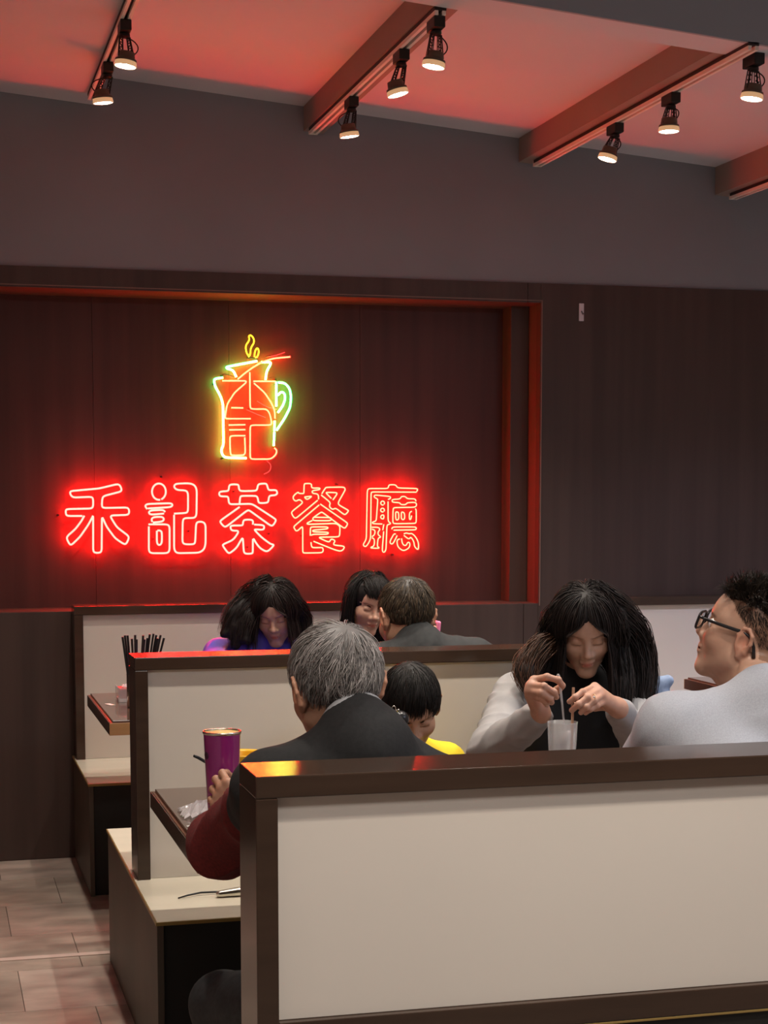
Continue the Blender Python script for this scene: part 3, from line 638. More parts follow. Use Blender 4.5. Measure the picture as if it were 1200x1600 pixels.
def guides(n, pts, rs, seed, wid=.0016, m=14, cols=((.6,.6,.6), (1.5,1.3,1.3)), flat=(1,1,1), wob=.25):
    """a tress: hairs following one guide line at their own offset, world space"""
    g = np.random.default_rng(seed); pts = np.asarray(pts, float); t = np.linspace(0, len(pts)-1.001, m); i = t.astype(int); f = (t-i)[:, None]
    q = np.vstack([2*pts[0]-pts[1], pts, 2*pts[-1]-pts[-2]]); p0, p1, p2, p3 = q[i], q[i+1], q[i+2], q[i+3]
    C_ = .5*(2*p1+(p2-p0)*f+(2*p0-5*p1+4*p2-p3)*f**2+(3*p1-p0-3*p2+p3)*f**3); r = np.interp(t, range(len(rs)), rs)
    o = g.normal(size=(n, 3)); o /= np.linalg.norm(o, axis=1)[:, None]; o *= g.uniform(.25, 1, n)[:, None]**.4*np.array(flat)
    ph = g.uniform(0, 6.28, (n, 3)); tt = np.linspace(0, 1, m); cut = g.uniform(.72, 1.0, n)
    T = np.empty((n, m, 3))
    for k in range(3):
        s_ = np.outer(cut, tt)*(m-1); i0 = np.clip(s_.astype(int), 0, m-2); fr_ = s_-i0
        ck = C_[i0, k]*(1-fr_)+C_[i0+1, k]*fr_; rk = r[i0]*(1-fr_)+r[i0+1]*fr_
        T[:, :, k] = ck+rk*(o[:, k:k+1]+wob*np.sin(ph[:, k:k+1]+tt[None]*5))
    tn = np.gradient(T, axis=1); tn /= np.linalg.norm(tn, axis=2)[..., None]+1e-9; sd = np.cross(tn, o[:, None, :]); sd /= np.linalg.norm(sd, axis=2)[..., None]+1e-9; up = np.cross(sd, tn)
    ww = wid*g.uniform(.6, 1.4, n)[:, None]*np.concatenate([np.ones(m-4), np.linspace(1, .2, 4)])[None]
    V = np.stack([T+sd*(ww*math.cos(a))[..., None]+up*(ww*.6*math.sin(a))[..., None] for a in (R(90), R(210), R(330))], 2).reshape(-1, 3); seg = m-1
    bi = (np.arange(n)*m*3)[:, None, None, None]; si = (np.arange(seg)*3)[None, :, None, None]; ki = np.arange(3)[None, None, :, None]; k2 = (ki+1) % 3
    F = np.concatenate([bi+si+ki, bi+si+k2, bi+si+3+k2, bi+si+3+ki], -1).reshape(-1, 4)
    u_ = g.uniform(0, 1, n)**1.5; tone = np.array(cols[0])*(1-u_)[:, None]+np.array(cols[1])*u_[:, None]
    return V, F, np.repeat(tone, m*3, 0)
def tress(M, c, s, chains, seed=1, n=500, core=.7, **kw):
    out = [massf(M, c, s, [(p, [x*core for x in r]) for p, r in chains], seed=seed, amp=.002, tone=.5)]
    for k, (p, r) in enumerate(chains): out.append(guides(n, p, r, seed*10+k, **kw))
    return out
def joinq(parts):
    V = []; F = []; T = []; o = 0
    for v, f, t in parts: V.append(v); F.append(f+o); T.append(np.broadcast_to(t, (len(v), 3))); o += len(v)
    return np.concatenate(V), np.concatenate(F), np.concatenate(T)
def scalp(M, c, sc, cuts, grow=.006, extra=(), h=.004, seed=3, ell=((0,-.014,.036), (.0735,.094,.084)), amp=.002):
    """solid undercoat of hair: a cap around the cranium with the face and ears cut free"""
    f = Field((-.13,-.16,-.16), (.13,.13,.15), h)
    f.ell(ell[0], np.array(ell[1])+grow, .02)
    for e in extra: f.ell(e[0], e[1], .02)
    for q in cuts: f.ell(q[0], q[1], .008, True)
    V, F = f.mesh(); V = relax(V, F, 1); V = cloth(V, F, amp, 160, seed, False)
    return place(V, c, M, sc), F, np.full(3, .55)

M_skin = mat('skin', (.45,.255,.165), .48, spec=.4, noise=((60,60,60), .05), tint=True)
M_skin2 = mat('skin_pale', (.50,.295,.205), .46, spec=.4, noise=((60,60,60), .05), tint=True)
for m_ in (M_skin, M_skin2):
    b_ = m_.node_tree.nodes['Principled BSDF']; b_.inputs['Subsurface Weight'].default_value = .12; b_.inputs['Subsurface Radius'].default_value = (.012,.005,.003); b_.inputs['Subsurface Scale'].default_value = .5
def hairmat(name, col, rough=.55): return mat(name, col, rough, spec=.32, tint=True)
M_hblack = hairmat('black_hair', (.010,.008,.007)); M_hgrey = hairmat('grey_hair', (.30,.28,.265), .5); M_hbrown = hairmat('dark_brown_hair', (.014,.009,.007)); M_hsalt = hairmat('salt_pepper_hair', (.065,.052,.040), .45)
M_eyew = mat('eye_white', (.75,.72,.68), .2); M_iris = mat('iris', (.02,.012,.008), .15)

def torso(f, J, g=0., k=.07, hood=False, wide=1.0):
    pel, nb = np.array(J['pelvis'], float), np.array(J['neck'], float); SL, SR = np.array(J['shL'], float), np.array(J['shR'], float)
    s = (SR-SL); wd = np.linalg.norm(s); s /= wd; a = wd/.36*wide; ch = pel*.28+nb*.72; ch = ch+np.cross(s, [0,0,1.])*0
    for q in (-1, 1):
        f.cap(pel+s*q*.070*a, ch+s*q*.075*a, .108*a+g, .104*a+g, k)
        f.cap(ch+s*q*.07*a, (SR if q > 0 else SL), .085*a+g, .056*a+g, k)
        f.cap(nb, (SR if q > 0 else SL)-s*q*.02, .044*a+g, .046*a+g, k)
        hip = pel+s*q*.085*a; f.cap(hip, pel, .105*a+g, .105*a+g, k)
def build_person(spec):
    """Empty at the floor under the pelvis > body (one skin mesh), hair, garments"""
    J = spec['J']; pel = np.array(J['pelvis'], float)
    t = thing('person', spec['label'], 'person', (float(pel[0]), float(pel[1]), 0.0))
    hd = spec['head']; M = rot_head(hd['yaw'], hd['pitch'], hd['roll']); hc = np.array(hd['c'], float); sc = hd.get('s', 1.)
    nl = (np.array(J['neck'], float)-hc)@M/sc
    V, F, tn = head_mesh(nl, hd.get('h', .003), hd.get('sex', 'm'), hd.get('lids', True), hd.get('ear', 1.), hd.get('child', False), hd.get('mouth', 0))
    if 'tintfn' in hd: tn = hd['tintfn'](V, tn)
    skin = [(place(V, hc, M, sc), F, tn)]
    joints = np.array([np.array(v, float) for v in J.values()]); lo, hi = joints.min(0)-.22, joints.max(0)+.22
    # body under the clothes, legs included
    bf = Field(lo, hi, .010); torso(bf, J, -.022)
    for q in 'LR':
        sh, el, wr = (np.array(J[n+q], float) for n in ('sh', 'el', 'wr')); kn, an = (np.array(J[n+q], float) for n in ('kn', 'an'))
        bf.cap(sh, el, .040, .034, .03); bf.cap(el, wr, .034, .025, .02)
        s = np.array(J['shR'], float)-np.array(J['shL'], float); s /= np.linalg.norm(s); hip = pel+s*(.085 if q == 'R' else -.085)
        bf.cap(hip, kn, .070, .050, .03); bf.cap(kn, an, .050, .036, .02)
    V, F = bf.mesh(); skin.append((V, F, np.ones(3)))
    for hv, hf in spec.get('hands', ()): skin.append((hv, hf, np.array((1,.93,.92))))
    V, F, T = joinq(skin); mesh_obj('body', V, F, spec.get('skin', M_skin), t, smooth=True, tint=T)
    # garments
    g = spec['top']; res = g.get('h', .0075); f = Field(lo, hi, res); torso(f, J, g.get('g', .004), wide=g.get('wide', 1.0))
    for q in 'LR':
        sh, el, wr = (np.array(J[n+q], float) for n in ('sh', 'el', 'wr')); r = g.get('r', (.060, .050, .040))
        if g.get('short'): f.cap(sh, sh*.45+el*.55, r[0], r[0]*.98, .03)
        else:
            f.cap(sh, el, r[0], r[1], .03); cf = el+(wr-el)*g.get('cuff', .92); f.cap(el, cf, r[1], r[2], .025)
    for e in g.get('extra', ()): f.cap(*e)
    for e in g.get('cut', ()): f.ell(e[0], e[1], e[2] if len(e) > 2 else .006, True)
    V, F = f.mesh(); V = relax(V, F, 1); V = cloth(V, F, g.get('amp', .005), g.get('f', 38), g.get('seed', 1))
    if 'vest' in g:                           # a second garment over the first: sleeves stay with the first
        pass
    mesh_obj(g.get('name', 'shirt'), V, F, g['m'], t, smooth=True)
    f = Field(lo, hi, .009); s = np.array(J['shR'], float)-np.array(J['shL'], float); s /= np.linalg.norm(s)
    for q, sg in (('L', -1), ('R', 1)):
        kn, an = (np.array(J[n+q], float) for n in ('kn', 'an')); hip = pel+s*sg*.085+np.array((0,0,-.01))
        f.cap(hip, kn, .088, .066, .03); f.cap(kn, an+np.array((0,0,.02)), .064, .050, .025); f.cap(hip, pel, .10, .10, .05)
    V, F = f.mesh(); V = cloth(V, F, .004, 40, 5); mesh_obj('trousers', V, F, spec.get('bottom', M_jean), t, smooth=True)
    for q in 'LR':
        an = np.array(J['an'+q], float); kn = np.array(J['kn'+q], float); fw = np.array((kn-pel)[:2].tolist()+[0.]); fw /= np.linalg.norm(fw)
        f = Field(an-.2, an+.25, .008); f.cap((an[0]-fw[0]*.03, an[1]-fw[1]*.03, .042), (*(an+fw*.14)[:2], .032), .040, .031, .02); f.cap(an, (an[0], an[1], .05), .042, .044, .02)
        f.D = np.maximum(f.D, (.003-(f.lo[2]+f.h*np.arange(f.n[2])))[None, None, :].astype(np.float32))
        V, F = f.mesh(); mesh_obj('shoe', V, F, M_shoe, t, smooth=True)
    if 'hair' in spec:
        V, F, T = joinq(spec['hair'](M, hc, sc)); mesh_obj('hair', V, F, spec['hairm'], t, smooth=True, tint=T)
    return t, M, hc, sc
M_jean = mat('dark_grey_denim', (.022,.024,.025), .8, noise=((80,80,80), .25), bump=.1); M_shoe = mat('dark_shoe', (.02,.02,.02), .6)
def eyes(t, M, hc, sc, m=M_iris, look=(0,0)):
    for s in (-1, 1):
        c = np.array((s*.031,.0755,.002)); V, F = lathe_mesh([(0,-.0145)]+[(.0145*math.sin(R(a)), -.0145*math.cos(R(a))) for a in range(15, 180, 15)]+[(0,.0145)], c, 16, (look[0], 1, look[1]))
        o = mesh_obj('eye', place(V, hc, M, sc), F, M_eyew, t, smooth=True)
        d = np.array((look[0], 1., look[1])); d /= np.linalg.norm(d); V, F = lathe_mesh([(.0062,.0130), (.005,.0146), (0,.0150)], c, 16, d); mesh_obj('iris', place(V, hc, M, sc), F, M_iris, o, smooth=True)
# ------------------------------------------------------------------ the people
def hairline(u, shift=0.):
    return u[:, 2] > np.interp(u[:, 1], [-1,-.45,-.2,.1,.45,.72,1], [-.8,-.74,-.25,-.02,.22,.46,.55])+shift
CUT = [((0,.100,-.052), (.080,.072,.112)), ((.092,.014,-.055), (.042,.050,.062)), ((-.092,.014,-.055), (.042,.050,.062)), ((0,0,-.172), (.14,.17,.105))]
def down(M): return M.T@np.array((0,0,-1.))
def crown_flow(M, crown=(0,-.045,.12), wg=.9, wa=1., swirl=0.):
    g = down(M); cr = np.array(crown)
    def fl_(p, u, s):
        a = p-cr; a /= np.linalg.norm(a, axis=1)[:, None]+1e-9
        d = wa*a+wg*g*(.4+s)
        if swirl: d = d+swirl*np.cross(a, [0,0,1.])
        return d
    return fl_
def over_garment(t, J, name, m, torso_on=True, g=.016, r=(.068,.058,.046), sl=(1., .92), extra=(), cut=(), amp=.005, f=36, seed=4, h=.0075, sleeves='LR', wide=1.0):
    jo = np.array([np.array(v, float) for v in J.values()]); fd = Field(jo.min(0)-.2, jo.max(0)+.2, h)
    if torso_on: torso(fd, J, g, wide=wide)
    for q in sleeves:
        sh, el, wr = (np.array(J[n+q], float) for n in ('sh', 'el', 'wr'))
        if sl[0] > 0: fd.cap(sh, sh+(el-sh)*sl[0], r[0], r[1], .03)
        if sl[1] > 0: fd.cap(el, el+(wr-el)*sl[1], r[1], r[2], .025)
    for e in extra: fd.cap(*e)
    for e in cut: fd.ell(e[0], e[1], .006, True)
    V, F = fd.mesh(); V = relax(V, F, 1); V = cloth(V, F, amp, f, seed)
    return mesh_obj(name, V, F, m, t, smooth=True)
M_maroon = mat('maroon_knit', (.115,.008,.007), .9, noise=((160,160,160), .25), bump=.15); M_bvest = mat('black_wool', (.0075,.0072,.0075), .85, noise=((120,120,120), .3), bump=.1)
M_greyt = mat('heather_grey_cotton', (.34,.35,.385), .9, noise=((420,360,360), .09), bump=.04); M_paleg = mat('pale_grey_cotton', (.31,.295,.29), .85, noise=((30,30,30), .06)); M_blackt = mat('black_knit', (.014,.013,.014), .85)
M_yel = mat('yellow_cotton', (.75,.55,.015), .8, noise=((40,40,40), .05)); M_char = mat('charcoal_jacket', (.017,.018,.018), .8, noise=((50,50,50), .25)); M_violet = mat('violet_jacket', (.10,.085,.52), .5, noise=((25,25,25), .15)); M_navy = mat('navy_print', (.020,.020,.05), .6, noise=((60,60,60), .6))
M_denim = mat('light_denim', (.22,.28,.40), .85, noise=((60,60,60), .15)); M_collar = mat('grey_collar', (.28,.28,.29), .8)
def ringmesh(c, ax, r, th, hgt, seg=36, arc=(0, 360)):
    ax = np.array(ax, float); ax /= np.linalg.norm(ax); u = np.cross(ax, [0,1,0]); u /= np.linalg.norm(u); v = np.cross(ax, u)
    pts = [np.array(c)+r*(u*math.cos(R(a))+v*math.sin(R(a))) for a in np.linspace(arc[0], arc[1], seg)]
    V = []; F = []
    for i, p in enumerate(pts):
        o = (p-np.array(c))/r
        for dr, dz in ((-th, -hgt), (th, -hgt), (th*.6, hgt), (-th*.6, hgt)): V.append(p+o*(dr-.18*(dz+hgt))+ax*dz)
    for i in range(seg-1):
        for k in range(4): F.append([i*4+k, i*4+(k+1) % 4, i*4+4+(k+1) % 4, i*4+4+k])
    F += [[0,1,2,3], [(seg-1)*4+3, (seg-1)*4+2, (seg-1)*4+1, (seg-1)*4]]
    return np.array(V), F

# --- grey-haired man, back to the camera, left hand on the purple tumbler
J = dict(pelvis=(.80,3.035,.57), neck=(.768,3.045,1.100), shL=(.598,3.07,1.002), shR=(.938,3.05,.972), elL=(.553,3.36,.845), elR=(1.05,3.33,.83), wrL=(.655,3.66,.848), wrR=(.93,3.68,.822), knL=(.570,3.47,.485), knR=(.95,3.5,.50), anL=(.62,3.53,.07), anR=(.95,3.55,.07))
def hair_gm(M, c, s):
    out = [scalp(M, c, s, CUT, .008, seed=2)]
    out.append(strands(3400, M, c, s, 5, lambda u: hairline(u), crown_flow(M, (.012,-.062,.112), .75, 1., .45), lambda u, g: np.interp(u[:,2], [-.7,0,.6,1], [.045,.06,.075,.085])*g.uniform(.75, 1.2, len(u)), lift=(.001,.012), wid=.0012, cols=((.35,.33,.31), (1.55,1.5,1.5)), jit=.42, clump=14, curl=.16, hug=.035))
    return out
hand = auto_hand((.668,3.690,.842), (-.55,.42,.45), (.45,.88,-.1), (.5,0,.8), (38,52,45), s=.98, arm=(.645,3.62,.848))
hand2 = auto_hand((.93,3.70,.818), (-.5,.85,-.1), (.1,.1,-1), (-1,.2,0), (15,22,15), s=.98, arm=(.95,3.65,.825))
gm, M, hc, sc = build_person(dict(label='person with grey hair seen from behind, maroon sleeves and black vest, hand on purple tumbler', J=J, skin=M_skin,
    head=dict(c=(.742,3.155,1.182), yaw=99, pitch=-10, roll=-4, s=1.0), hands=(hand, hand2), top=dict(m=M_maroon, name='sweater', g=-.012, r=(.054,.064,.044), cuff=.90, amp=.013, f=30, seed=3, extra=tuple((tuple(np.array((.553,3.36,.845))*(1-q_)+np.array((.655,3.66,.848))*q_+np.array((0,0,dz_))), tuple(np.array((.553,3.36,.845))*(1-q_-.05)+np.array((.655,3.66,.848))*(q_+.05)+np.array((.01,0,dz_))), r_, None, .010) for q_, r_, dz_ in ((.80,.052,.004), (.62,.056,-.004), (.42,.060,.004)))), hair=hair_gm, hairm=M_hgrey))
nk = np.array(J['neck']); hn = hc-nk; hn /= np.linalg.norm(hn)
over_garment(gm, J, 'vest', M_bvest, True, .013, r=(.068,.064,.05), sl=(.22, 0), extra=((nk-hn*.03, nk+hn*.028, .082, .066, .02),), amp=.004, seed=8)
V, F = ringmesh(nk+hn*.046, hn, .066, .004, .014); mesh_obj('shirt_collar', V, F, M_collar, gm, smooth=True)

# --- boy in yellow, head bent
J = dict(pelvis=(1.30,4.66,.555), neck=(1.290,4.635,.862), shL=(1.425,4.655,.785), shR=(1.155,4.64,.785), elL=(1.475,4.52,.62), elR=(1.10,4.52,.62), wrL=(1.36,4.42,.60), wrR=(1.2,4.42,.60), knL=(1.36,4.27,.50), knR=(1.2,4.27,.50), anL=(1.36,4.24,.10), anR=(1.2,4.24,.10))
def hair_boy(M, c, s):
    cut = [((0,.112,-.075), (.074,.062,.090)), ((.092,.018,-.07), (.036,.046,.062)), ((-.092,.018,-.07), (.036,.046,.062)), ((0,0,-.172), (.14,.17,.105))]
    out = [scalp(M, c, s, cut, .014, seed=4)]
    out.append(strands(2600, M, c, s, 11, lambda u: u[:,2] > np.interp(u[:,1], [-1,-.3,.1,.5,1], [-.7,-.5,.0,.2,.32]), crown_flow(M, (.01,-.05,.12), .35, 1., .2), lambda u, g: np.interp(u[:,1], [-1,.2,1], [.055,.075,.078])*g.uniform(.8, 1.1, len(u)), ell=((0,-.012,.036), (.083,.104,.095)), lift=(.001,.006), wid=.0013, cols=((.6,.6,.6), (1.7,1.5,1.3)), jit=.12, clump=14, hug=.03))
    return out
bh = [auto_hand((1.36,4.42,.60), (-.8,-.4,-.1), (0,-.2,-1), (0,-1,0), (20,30,20), s=.78, arm=(1.38,4.45,.60)), auto_hand((1.2,4.42,.60), (.8,-.4,-.1), (0,-.2,-1), (0,-1,0), (20,30,20), s=.78, arm=(1.18,4.45,.60))]
boy, M, hc, sc = build_person(dict(label='young person in a yellow shirt with black hair, head bent forward beside the grey-haired man', J=J, skin=M_skin,
    head=dict(c=(1.272,4.50,.965), yaw=263, pitch=-30, roll=3, s=.93, child=True), hands=bh, top=dict(m=M_yel, name='shirt', r=(.052,.044,.036), g=-.016, amp=.004, f=34, seed=6), hair=hair_boy, hairm=M_hblack))
V, F = tube_mesh([Pt(668,1156,4.56), Pt(680,1157,4.565), Pt(692,1158,4.575), Pt(703,1162,4.59)], .0025, 6); 

# --- woman stirring a drink: pale grey sleeves, long dark hair
def H(u, v, Y): return Pt(780+u/4.615, 1030+v/4.615, Y)
wrR = H(300,392,4.085); wrL = H(855,350,4.085)
J = dict(pelvis=(1.80,4.665,.57), neck=(1.795,4.625,1.050), shL=(1.985,4.64,.965), shR=(1.620,4.62,.975), elL=(1.905,4.35,.858), elR=(1.455,4.36,.858), wrL=tuple(wrL), wrR=tuple(wrR), knL=(1.88,4.2,.5), knR=(1.68,4.2,.5), anL=(1.88,4.22,.07), anR=(1.68,4.22,.07))
hr = hand_field(wrR, [[H(252,150,4.035), H(345,128,4.006), H(425,150,4.0), H(458,192,4.008)], [H(225,188,4.028), H(322,196,3.992), H(393,238,3.99), H(412,272,4.008)], [H(215,228,4.028), H(303,243,3.990), H(366,285,3.992), H(378,312,4.012)], [H(224,268,4.034), H(290,280,4.0), H(338,312,4.004), H(342,328,4.02)]],
    [H(300,320,4.075), H(360,262,4.07), H(420,222,4.05), H(456,190,4.034)], None, r=.0088, arm=tuple(np.array(wrR)+.25*(np.array(J['elR'])-wrR)))
hl = hand_field(wrL, [[H(688,198,4.055), H(602,237,4.015), H(548,275,4.006), H(507,306,4.012)], [H(715,228,4.040), H(636,277,3.996), H(572,326,3.992), H(524,368,4.004)], [H(736,264,4.032), H(682,300,3.992), H(628,345,3.988), H(590,384,3.998)], [H(752,308,4.034), H(702,337,3.998), H(657,361,3.994), H(623,388,4.004)]],
    [H(775,335,4.085), H(690,345,4.078), H(610,342,4.055), H(540,332,4.034)], None, r=.0084, arm=tuple(np.array(wrL)+.25*(np.array(J['elL'])-wrL)))
def massf(M, c, s, chains, h=.006, seed=1, amp=.003, tone=.55):
    P_ = np.array([p for ch in chains for p in ch[0]]); f = Field(P_.min(0)-.09, P_.max(0)+.09, h)
    for pts, rs in chains: f.chain(pts, rs, .03)
    V, F = f.mesh(); V = relax(V, F, 2); V = cloth(V, F, amp, 110, seed, True); return V, F, np.full(3, tone)
def long_flow(M, out=.5, part=(0,.02,.12)):
    g = down(M); cr = np.array(part)
    def fl_(p, u, s):
        a = p-cr; a /= np.linalg.norm(a, axis=1)[:, None]+1e-9
        x = np.zeros_like(p); x[:, 0] = np.sign(u[:, 0])*out*(1-s)
        return a*(1-s)*.9+x+g*(.5+1.6*s)
    return fl_
CUTF = [((0,.115,-.050), (.064,.066,.105)), ((0,.115,.022), (.050,.058,.040)), ((0,.06,-.16), (.075,.10,.08))]
def hair_w(M, c, s):
    out = [scalp(M, c, s, CUTF, .014, extra=(((0,-.03,-.03), (.088,.085,.11)),), seed=5)]
    A = lambda q: np.asarray(c)+M@(np.array(q)*s)
    out += tress(M, c, s, [([A((-.03,-.02,.115)), A((-.085,-.02,.05)), Pt(985,985,4.56), Pt(1004,1040,4.54), Pt(1003,1095,4.50), Pt(993,1140,4.48)], [.03,.045,.050,.042,.030,.022]), ([A((-.05,.0,.10)), A((-.088,.02,.02)), Pt(962,1010,4.50), Pt(972,1070,4.45), Pt(968,1130,4.42)], [.025,.032,.034,.034,.025]),
        ([A((.03,-.02,.115)), A((.082,.0,.05)), Pt(862,985,4.56), Pt(848,1030,4.54), Pt(842,1085,4.50)], [.02,.03,.034,.034,.025])], 7, 900, cols=((.5,.5,.55), (1.6,1.4,1.4)))
    out += tress(M, c, s, [([A((.060,-.01,.0)), A((.082,.0,-.03)), Pt(842,1015,4.52), Pt(822,1050,4.49), Pt(832,1088,4.46)], [.02,.028,.036,.036,.02])], 9, 600, cols=((2.0,1.4,.9), (7.0,4.2,2.4)))
    body = [(c2, r2) for c2, r2 in ((M.T@(np.array((1.80,4.64,.93))-c)/s, (.17,.16,.17)),)]
    out.append(strands(2600, M, c, s, 21, lambda u: (u[:,2] > np.interp(u[:,1], [-1,.1,.5,1], [-.5,-.2,.25,.62])) | ((np.abs(u[:,0]) > .75) & (u[:,1] < .35) & (u[:,2] > -.5)), long_flow(M, .12), lambda u, g: np.where(u[:,0] < 0, .36, .27)*g.uniform(.75, 1.05, len(u)), ell=((0,-.014,.034), (.090,.104,.100)), lift=(.002,.018), hug=.03, hugz=.05, wid=.0016, seg=14, cols=((.55,.55,.6), (1.5,1.3,1.3)), coll=body, jit=.08, clump=20, part=.060))
    return out
wo, M, hc, sc = build_person(dict(label='person with long dark hair and pale grey sleeves stirring a clear cup with both hands', J=J, skin=M_skin2,
    head=dict(c=(1.786,4.505,1.172), yaw=253, pitch=-24, roll=2, s=.97, sex='f'), hands=(hr, hl), top=dict(m=M_blackt, name='sweater', r=(.050,.044,.030), g=-.006, cuff=.6, amp=.003, seed=4, cut=(((1.787,4.50,1.085), (.055,.06,.055)),)), hair=hair_w, hairm=M_hbrown))
over_garment(wo, J, 'jacket', M_paleg, False, 0, r=(.066,.056,.036), sl=(1., .93), amp=.007, f=40, seed=12, h=.006)
V, F = tube_mesh([H(683+12*math.cos(a)*0-0+9*math.cos(a), 280+26*math.sin(a), 3.992-.009*math.cos(a*1.0)) for a in np.linspace(0, 2*math.pi, 21)[:-1]], .0011, 6, closed=True)
rg = mesh_obj('ring', V, F, mat('gold_ring', (.8,.6,.3), .2, metal=1), wo, smooth=True)
V, F = lathe_mesh([(0,-.003), (.0025,-.0015), (.0025,.0005), (0,.003)], H(684,272,3.980), 8, (0,-1,.2)); mesh_obj('stone', V, F, M_hook, rg)

# --- man in glasses: profile turned to the left, chin up
M0 = rot_head(138, 20, 0); ear = Pt(1161,1004,3.15); hc0 = ear-M0@np.array((-.088,-.012,-.002))*.93
J = dict(pelvis=(1.64,3.04,.57), neck=(1.620,3.085,1.140), shL=(1.440,3.15,1.078), shR=(1.815,3.06,1.055), elL=(1.43,3.40,.86), elR=(1.90,3.36,.84), wrL=(1.56,3.66,.822), wrR=(1.80,3.66,.822), knL=(1.52,3.52,.5), knR=(1.76,3.5,.5), anL=(1.52,3.56,.07), anR=(1.76,3.55,.07))
def hair_m(M, c, s):
    top = lambda u: u[:,2] > np.interp(u[:,1], [-1,-.6,-.1,.45,.7,1], [.10,.20,.42,.44,.36,.44])
    out = []
    g = down(M)
    def fl_(p, u, s_): return np.array((.15,-.15,.25))+u*.75-np.array((0,.5,.45))*s_+np.stack([u[:,0]*.5, 0*u[:,0], 0*u[:,0]], 1)
    out.append(strands(3800, M, c, s, 31, top, fl_, lambda u, g: np.interp(u[:,1], [-1,0,.8], [.022,.028,.036])*g.uniform(.6, 1.2, len(u)), lift=(.002,.026), wid=.0012, seg=6, cols=((.8,.75,.65), (4.2,3.4,2.4)), jit=.38, clump=14))
    fade = lambda u: hairline(u) & ~top(u)
    out.append(strands(3200, M, c, s, 33, fade, lambda p, u, s_: down(M)*1.2+u*.25+np.array((0,-.4,0)), lambda u, g: np.interp(u[:,2], [-.7,0,.55], [.005,.006,.016])*g.uniform(.7, 1.2, len(u)), ell=((0,-.014,.036), (.0738,.0943,.0842)), lift=(.0005,.004), wid=.00035, seg=3, cols=((1.2,1.1,1.0), (2.6,2.2,1.8)), jit=.3))
    return out
def stubble(V, t):
    d = np.linalg.norm((V-np.array((0,.045,-.095)))/np.array((.062,.06,.034)), axis=1); wgt = np.clip(1.3-d, 0, 1)[:, None]*.35; t = t*(1-wgt)+t*np.array((.62,.60,.62))*wgt
    q = (V-np.array((0,-.014,.036)))/np.array((.0735,.094,.084)); q = q/np.linalg.norm(q, axis=1)[:, None]; m_ = hairline(q, -.05) & (V[:,1] < .06) & (np.abs(V[:,0]) < .079); t[m_] *= np.array((.50,.46,.43)); t[q[:,2] > np.interp(q[:,1], [-1,-.6,-.1,.45,.7,1], [.14,.24,.46,.50,.42,.50])] *= .14; return t
ha = [auto_hand((1.56,3.67,.822), (.5,.8,-.15), (.1,.1,-1), (1,.2,0), (12,20,15), s=1., arm=(1.53,3.6,.83)), auto_hand((1.80,3.67,.822), (-.5,.8,-.15), (-.1,.1,-1), (-1,.2,0), (12,20,15), s=1., arm=(1.83,3.6,.83))]
mg, M, hc, sc = build_person(dict(label='person in black-framed glasses and heather grey T-shirt, short spiky hair, face turned left in profile', J=J, skin=M_skin2,
    head=dict(c=hc0, yaw=138, pitch=20, roll=0, s=.93, h=.0025, lids=False, tintfn=stubble, ear=1.02), hands=ha, top=dict(m=M_greyt, name='t_shirt', short=True, r=(.070,.060,.05), g=.006, extra=(((1.625,3.09,1.10), (1.620,3.105,1.142), .085, .058, .03),), amp=.004, f=30, seed=9, h=.006), hair=hair_m, hairm=M_hblack))
eyes(mg, M, hc, sc)
nk = np.array(J['neck']); hn = hc-nk; hn /= np.linalg.norm(hn)
V, F = ringmesh(np.array((1.620,3.105,1.158)), hn, .0625, .0035, .009); mesh_obj('collar', V, F, M_greyt, mg, smooth=True)
fr = []
for s in (-1, 1):
    pr_ = [(.027*math.copysign(abs(math.cos(a))**.55, math.cos(a)), .0195*math.copysign(abs(math.sin(a))**.55, math.sin(a))) for a in np.linspace(0, 2*math.pi, 29)[:-1]]
    fr.append(tube_mesh([(s*.035+x, .108-.10*abs(s*.035+x)**1.6, .001+z-.0) for x, z in pr_], .0031, 6, closed=True))
    fr.append(tube_mesh([(s*.061,.1055,.012), (s*.069,.100,.012), (s*.0735,.085,.012)], [.0034,.0036,.0034], 6))
fr.append(tube_mesh([(-.010,.107,.006), (0,.109,.008), (.010,.107,.006)], .0024, 6))
V, F = merge(fr); gl = mesh_obj('glasses', place(V, hc, M, sc), F, M_blackpl, mg, smooth=True)
for s in (-1, 1):
    pts = [(s*.0735,.090,.0125), (s*.0765,.05,.014), (s*.0800,.015,.0165), (s*.0835,-.004,.019), (s*.0835,-.022,.014), (s*.0815,-.036,-.004), (s*.0795,-.044,-.026)]
    V, F = tube_mesh(pts, [.0040,.0040,.0042,.0040,.0036,.0038,.0046], 6); mesh_obj('temple', place(V, hc, M, sc), F, M_blackpl, gl, smooth=True)
    pr_ = [(.0255*math.copysign(abs(math.cos(a))**.55, math.cos(a)), .018*math.copysign(abs(math.sin(a))**.55, math.sin(a))) for a in np.linspace(0, 2*math.pi, 29)[:-1]]
    V = [(s*.035+x, .108-.10*abs(s*.035+x)**1.6+dy, .001+z) for dy in (-.0006, .0006) for x, z in pr_]; n_ = len(pr_)
    F = [list(range(n_))[::-1], list(range(n_, 2*n_))]+[[i, (i+1) % n_, n_+(i+1) % n_, n_+i] for i in range(n_)]
    mesh_obj('lens', place(V, hc, M, sc), F, M_glass, gl)

